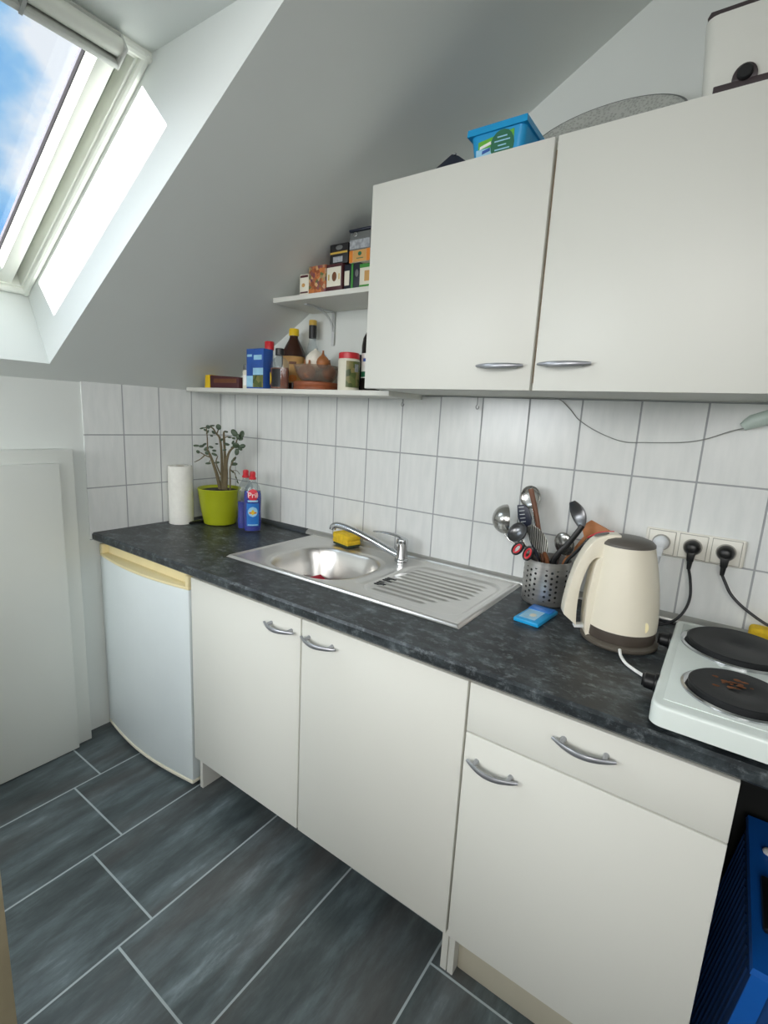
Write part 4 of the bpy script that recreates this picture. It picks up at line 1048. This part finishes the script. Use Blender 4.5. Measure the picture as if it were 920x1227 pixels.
face(t, 'printed_landscape', 0.40, 1.0, 0.03, 0.34, 'herb', 0.0005); face(t, 'printed_sky', 0.40, 1.0, 0.345, 0.52, 'skylabel', 0.0005); face(t, 'pale_panel', 0.02, 0.4, 0.04, 0.32, 'skylabel'); face(t, 'pale_lettering', 0.45, 0.92, 0.72, 0.84, 'skylabel', 0.0009); face(t, 'barcode_label', 0.06, 0.34, 0.80, 0.86, 'skylabel', 0.0009)
t = bottle('sauce_bottle', (0.424, -0.100), [(0.022, 0), (0.024, 0.004), (0.024, 0.10), (0.019, 0.125), (0.016, 0.14), (0.016, 0.15)], 'clear', 'clear sauce bottle with red cap behind the blue carton')
cap(t, [(0.018, 0.151), (0.018, 0.180), (0.016, 0.183)], 'red'); wrap(t, 'bottle_label', 0.0245, 0.02, 0.08, 'offwhite', 1.1)
t = bottle('oil_bottle', (0.452, -0.036), [(0.020, 0), (0.0225, 0.004), (0.0225, 0.09), (0.013, 0.12), (0.012, 0.135)], 'greenglass', 'dark green bottle half hidden behind the vinegar bottles')
cap(t, [(0.0135, 0.1355), (0.0135, 0.15), (0.012, 0.152)], 'black')
c = (0.548, -0.162)
t = bottle('vinegar_bottle', c, [(0.040, 0), (0.043, 0.004), (0.043, 0.088), (0.040, 0.098), (0.026, 0.110), (0.015, 0.116), (0.0145, 0.120)], 'clear', 'squat square bottle of brown liquid with a black cap', sx=1.0, sy=0.55)
link('vinegar', MB().lathe([(0.039, 0.002), (0.0415, 0.006), (0.0415, 0.076)], (c[0], c[1], ZL), 30, sy=0.55), 'amber', t)
cap(t, [(0.0155, 0.1205), (0.0155, 0.143), (0.014, 0.145)], 'black')
link('bottle_label', curve_patch(c, 0.0436, math.radians(-112), math.radians(-55), ZL+0.008, ZL+0.072, 14, sy=0.55), 'blackcard', t)
link('round_label', curve_patch(c, 0.0436, math.radians(-158), math.radians(-116), ZL+0.014, ZL+0.062, 10, sy=0.55, shape='oval'), 'yellow', t)
t = bottle('brown_bottle', (0.512, -0.056), [(0.042, 0), (0.046, 0.005), (0.046, 0.125), (0.043, 0.145), (0.030, 0.172), (0.019, 0.192), (0.016, 0.200), (0.016, 0.206)], 'brownglass', 'large brown bottle with yellow cap and tan label')
cap(t, [(0.019, 0.2065), (0.019, 0.229), (0.017, 0.232)], 'yellow'); wrap(t, 'bottle_label', 0.0466, 0.030, 0.128, 'dish', 1.05); wrap(t, 'printed_fruit', 0.0472, 0.034, 0.060, 'orange', 0.35, 'oval', phi=-0.85); wrap(t, 'label_lettering', 0.0471, 0.098, 0.108, 'wood', 0.3, phi=-0.85)
t = bottle('wine_bottle', (0.587, -0.032), [(0.024, 0), (0.026, 0.004), (0.026, 0.13), (0.022, 0.155), (0.0135, 0.185), (0.0125, 0.20)], 'clear', 'slim clear bottle with black and gold neck behind the garlic')
link('wine', MB().lathe([(0.023, 0.002), (0.0248, 0.006), (0.0248, 0.118)], (0.587, -0.032, ZL), 26), 'darkglass', t)
cap(t, [(0.0145, 0.198), (0.0145, 0.244)], 'blackcard', 'neck_sleeve'); cap(t, [(0.0148, 0.2445), (0.0148, 0.261), (0.0135, 0.263)], 'gold')
# wooden trivet, bowl, garlic, onions
BW = (0.686, -0.110)
tag(link('wooden_trivet', MB().lathe([(0.080, 0), (0.083, 0.003), (0.083, 0.010), (0.081, 0.013), (0.083, 0.016), (0.083, 0.026), (0.080, 0.029)], (BW[0], BW[1], ZL), 44), 'woodred', None, (BW[0], BW[1], ZL)), 'thick round reddish wooden trivet under the glass bowl', 'trivet')
gb = MB(); z0 = ZL+0.0293
gb.lathe([(0.045, 0), (0.055, 0.002), (0.068, 0.018), (0.078, 0.038), (0.084, 0.056), (0.082, 0.057), (0.075, 0.040), (0.064, 0.020), (0.052, 0.006), (0.002, 0.005)], (BW[0], BW[1], z0), 40)
tag(link('glass_bowl', gb, 'glass', None, (BW[0], BW[1], z0)), 'glass bowl holding garlic and onions on the wooden trivet', 'bowl')
def onion(name, c, r, label, mat='onion', tip=1.0, cat='onion'):
    t = thing(name, (c[0], c[1], c[2]-r), label, cat, 'vegetables in the glass bowl')
    pr_ = [(0.001, -0.94), (0.3, -0.92), (0.7, -0.7), (0.96, -0.25), (1.0, 0.05), (0.88, 0.45), (0.6, 0.78), (0.3, 1.0)]
    b = MB(); rr = []
    for rad, z in pr_:
        rr.append([Vector((c[0]+r*rad*math.cos(2*PI*i/24)*(1+0.03*math.sin(6*2*PI*i/24)), c[1]+r*rad*math.sin(2*PI*i/24)*(1+0.03*math.sin(6*2*PI*i/24)), c[2]+r*z)) for i in range(24)])
    b.rings(rr); link('bulb', b, mat, t)
    s = MB().lathe([(r*0.3, r*1.0), (r*0.17, r*(1+0.25*tip)), (r*0.12, r*(1+0.6*tip)), (r*0.16, r*(1+0.72*tip))], c, 14); link('stalk', s, mat, t); return t
zi = z0+0.006
onion('onion', (0.640, -0.125, zi+0.028), 0.026, 'brown onion at the left of the glass bowl')
onion('onion', (0.690, -0.155, zi+0.026), 0.024, 'brown onion at the front of the glass bowl')
onion('onion', (0.728, -0.093, zi+0.029), 0.026, 'brown onion at the back right of the glass bowl')
onion('onion', (0.734, -0.133, zi+0.061), 0.023, 'upright pointed onion piled at the right of the garlic')
onion('garlic_bulb', (0.683, -0.117, zi+0.068), 0.036, 'large white garlic bulb on top of the glass bowl', 'garlic', 0.25, cat='garlic')
pb = MB().ball((0.668, -0.068, zi+0.088), 0.022, 0.014, 0.012, seg=10)
for v in pb.bm.verts: v.co += Vector((random.uniform(-1, 1), random.uniform(-1, 1), random.uniform(-1, 1)))*0.002
t = thing('sweet_wrapper', (0.668, -0.068, zi+0.076), 'crumpled blue and white wrapper behind the garlic bulb', 'wrapper', GL)
link('wrapper_foil', pb, 'skylabel', t)
link('blue_print', MB().ball((0.664, -0.078, zi+0.090), 0.011, 0.006, 0.009, seg=10), 'boxblue', t)
# shaker, navy tin, dark bottle
c = (0.8645, -0.148)
t = bottle('seasoning_shaker', c, [(0.034, 0), (0.036, 0.003), (0.036, 0.098), (0.034, 0.102)], 'offwhite', 'white seasoning shaker with red lid and herb print', 'shaker')
cap(t, [(0.0345, 0.1025), (0.0345, 0.119), (0.032, 0.122)], 'red', 'lid'); a = math.atan2(CAM.y-c[1], CAM.x-c[0])
link('herb_print', curve_patch(c, 0.0366, a-0.25, a+1.3, ZL+0.01, ZL+0.094, 14), 'herb', t); link('barcode_label', curve_patch(c, 0.0371, a+0.55, a+1.0, ZL+0.06, ZL+0.085, 6), 'barcode', t)
t = bottle('navy_tin', (0.838, -0.058), [(0.028, 0), (0.03, 0.003), (0.03, 0.112), (0.028, 0.115)], 'navy', 'navy blue tin just behind the seasoning shaker', 'tin')
cap(t, [(0.0305, 0.1155), (0.0305, 0.124), (0.028, 0.126)], 'navybox', 'lid')
t = bottle('dark_bottle', (0.909, -0.085), [(0.031, 0), (0.0335, 0.004), (0.0335, 0.15), (0.030, 0.175), (0.018, 0.198), (0.0145, 0.205), (0.0145, 0.225)], 'darkglass', 'dark bottle with white label at the edge of the wall cabinet')
wrap(t, 'bottle_label', 0.0341, 0.045, 0.125, 'white', 1.3); wrap(t, 'printed_band', 0.0345, 0.048, 0.066, 'darkgreen', 1.3); wrap(t, 'printed_line', 0.0345, 0.098, 0.108, 'boxblue', 0.9); cap(t, [(0.016, 0.2255), (0.016, 0.24), (0.014, 0.242)], 'black')

# ------------------------------------------------------------------ on top of the wall cabinet
ZC_ = 1.9088
t = thing('detergent_tub', (1.40, -0.235, ZC_), 'bright blue plastic tub with green label on top of the wall cabinet', 'tub')
def frus(x0, x1, y0, y1, z0, X0, X1, Y0, Y1, z1, bev):
    mb = MB(); vs = [mb.bm.verts.new(p) for p in ((x0, y0, z0), (x1, y0, z0), (x1, y1, z0), (x0, y1, z0), (X0, Y0, z1), (X1, Y0, z1), (X1, Y1, z1), (X0, Y1, z1))]
    for f in ((0, 3, 2, 1), (4, 5, 6, 7), (0, 1, 5, 4), (1, 2, 6, 5), (2, 3, 7, 6), (3, 0, 4, 7)): mb.bm.faces.new([vs[i] for i in f])
    es = [e for e in mb.bm.edges if abs(e.verts[0].co.z-e.verts[1].co.z) > 0.02]
    bmesh.ops.bevel(mb.bm, geom=es, offset=bev, segments=4, profile=0.5, affect='EDGES'); return mb
link('tub_body', frus(1.340, 1.458, -0.285, -0.187, ZC_, 1.330, 1.466, -0.292, -0.180, 1.975, 0.016), 'tubblue', t)
ll = frus(1.324, 1.471, -0.297, -0.175, 1.9752, 1.325, 1.470, -0.296, -0.176, 1.990, 0.018); link('tub_lid', ll, 'tubblue', t)
ym = -0.2895
def slab(name, poly, mat, yo):
    mb = MB(); mb.prism(poly, 'y', -0.0006-yo, -0.0001)
    for v in mb.bm.verts:
        f = (v.co.z-ZC_)/(1.975-ZC_); v.co.y += -0.285-0.007*f-0.0003
    return link(name, mb, mat, t)
slab('green_label', [(1.352, 1.945), (1.352, 1.960), (1.440, 1.970), (1.440, 1.945)], 'lime', 0)
slab('label_lower', [(1.347, 1.912), (1.347, 1.9445), (1.40, 1.9445), (1.40, 1.912)], 'skylabel', 0)
dg_ = [(1.408+0.029*math.cos(2*PI*i/18)+0.004, 1.944+0.030*math.sin(2*PI*i/18)) for i in range(18)]
slab('dark_green_badge', dg_, 'darkgreen', 0.0006)
for k, (w_, zz) in enumerate(((0.012, 1.960), (0.019, 1.952), (0.010, 1.943), (0.018, 1.935))):
    slab('badge_print_line', [(1.412-w_, zz-0.0012), (1.412-w_, zz+0.0012), (1.412+w_, zz+0.0012), (1.412+w_, zz-0.0012)], 'skylabel', 0.0012)
slab('logo_stroke', [(1.356, 1.944), (1.357, 1.950), (1.384, 1.956), (1.385, 1.950)], 'white', 0.0012); slab('logo_stroke', [(1.362, 1.934), (1.363, 1.940), (1.382, 1.944), (1.382, 1.938)], 'boxblue', 0.0012)
t = thing('dark_pouch', (1.25, -0.24, ZC_), 'dark navy pouch lying left of the blue tub on the wall cabinet', 'pouch')
pm = MB(); rr = []
for i in range(9):
    f = i/8; x = 1.165+0.150*f; h = 0.018+0.050*(f/0.66 if f < 0.66 else (1-f)/0.34*0.75+0.25)
    rr.append([Vector((x, -0.285, ZC_)), Vector((x, -0.25, ZC_+h)), Vector((x, -0.215, ZC_+h*0.9)), Vector((x, -0.17, ZC_))])
pm.rings(rr); link('pouch_body', pm, 'navy', t)
link('press_stud', MB().ball((1.272, -0.256, ZC_+0.0605), 0.004, 0.003, 0.003, seg=10), 'chrome', t)
# oval pressed-glass platter leaning on the wall
tl = math.radians(50); ax = Vector((1, 0, 0)); bx = Vector((0, math.cos(tl), math.sin(tl))); nx = ax.cross(bx)
pc = Vector((1.583, -0.094, ZC_+0.1005))
mq = Matrix(((ax.x, bx.x, nx.x, pc.x), (ax.y, bx.y, nx.y, pc.y), (ax.z, bx.z, nx.z, pc.z), (0, 0, 0, 1)))
pl = MB(); pl.lathe([(0.001, -0.012), (0.09, -0.012), (0.125, -0.004), (0.172, 0.004), (0.176, 0.006), (0.172, 0.0085), (0.125, 0.0), (0.09, -0.008), (0.001, -0.008)], (0, 0, 0), 56, sy=0.73, m=mq)
t = thing('glass_platter', (1.583, -0.094, ZC_), 'oval patterned glass platter leaning on the wall above the cabinet', 'platter')
link('platter_dish', pl, 'platter', t)
rm = MB(); pts = [mq @ Vector((0.176*math.cos(2*PI*i/56), 0.176*0.73*math.sin(2*PI*i/56), 0.006)) for i in range(57)]
rm.sweep(pts, 0.0028, 8, up=nx); link('platter_rim', rm, 'greybox', t)
# toaster
t = thing('toaster', (1.895, -0.19, ZC_), 'white toaster with dark base and dial at the right end of the wall cabinet', 'toaster')
bm_ = frus(1.808, 1.99, -0.306, -0.06, ZC_+0.004, 1.796, 2.0, -0.302, -0.06, 2.052, 0.022); link('toaster_body', bm_, 'cheese', t)
link('toaster_top', frus(1.799, 1.997, -0.299, -0.063, 2.0522, 1.803, 1.993, -0.294, -0.068, 2.064, 0.022), 'toastbrown', t)
bs = MB(); bs.box(1.826, 1.975, -0.3115, -0.3062, ZC_+0.001, 1.9305, 0.0015); bs.prism([(1.853, 1.930)]+[(1.872-0.019*math.cos(PI*i/12), 1.934+0.022*math.sin(PI*i/12)) for i in range(13)]+[(1.891, 1.930)], 'y', -0.3115, -0.3058, 0.001)
link('toaster_base', bs, 'toastbrown', t)
link('dial', MB().lathe([(0.0125, 0), (0.012, 0.006), (0.010, 0.008)], (1.872, -0.3118, 1.9395), 24, m=Matrix.Rotation(PI/2, 4, 'X')), 'black', t)
for x in (1.83, 1.97):
    for y in (-0.29, -0.08): link('foot', MB().lathe([(0.008, 0), (0.008, 0.0038)], (x, y, ZC_+0.0001), 12), 'black', t)

# ------------------------------------------------------------------ blue box under the open end of the worktop
t = thing('storage_box', (2.28, -0.3, 0), 'blue plastic box with ribbed side under the worktop, right of the drawer cabinet', 'box')
link('box_body', frus(2.068, 2.50, -0.512, -0.06, 0.0005, 2.122, 2.45, -0.500, -0.07, 0.384, 0.012), 'binribs', t)
rb = MB()
for k in range(16):
    y = -0.47+k*0.025
    rb.sweep([(2.068+0.054*0.06, y, 0.03), (2.068+0.054*0.94, y, 0.36)], 0.0035, 6)
link('side_ribs', rb, 'binribs', t)
link('box_lid', frus(2.117, 2.455, -0.506, -0.066, 0.3845, 2.120, 2.452, -0.503, -0.069, 0.396, 0.010), 'binblue', t)
for a0, a1 in (((2.068, 2.105), (2.120, 2.150)), ((2.463, 2.50), (2.42, 2.45))):
    fr_ = MB(); mb = fr_.bm; vs = [mb.verts.new(p) for p in ((a0[0], -0.5155, 0.0006), (a0[1], -0.5155, 0.0006), (a1[1], -0.5045, 0.384), (a1[0], -0.5045, 0.384), (a0[0], -0.5118, 0.0006), (a0[1], -0.5118, 0.0006), (a1[1], -0.5005, 0.384), (a1[0], -0.5005, 0.384))]
    for f in ((0, 1, 2, 3), (7, 6, 5, 4), (0, 4, 5, 1), (1, 5, 6, 2), (2, 6, 7, 3), (3, 7, 4, 0)): mb.faces.new([vs[i] for i in f])
    link('front_post', fr_, 'binblue', t)
link('lid_grip', MB().box(2.136, 2.20, -0.415, -0.275, 0.3965, 0.410, 0.005), 'black', t)
link('grip_clip', MB().ball((2.153, -0.185, 0.402), 0.010, 0.012, 0.006, seg=12), 'white', t)


# ------------------------------------------------------------------ view settings
SC.view_settings.view_transform = 'Standard'; SC.view_settings.look = 'None'; SC.view_settings.exposure = -0.19
SC.cycles.use_denoising = True; SC.cycles.max_bounces = 10; SC.cycles.transparent_max_bounces = 16
SC.cycles.diffuse_bounces = 6; SC.cycles.sample_clamp_indirect = 6; SC.cycles.caustics_reflective = False; SC.cycles.caustics_refractive = False
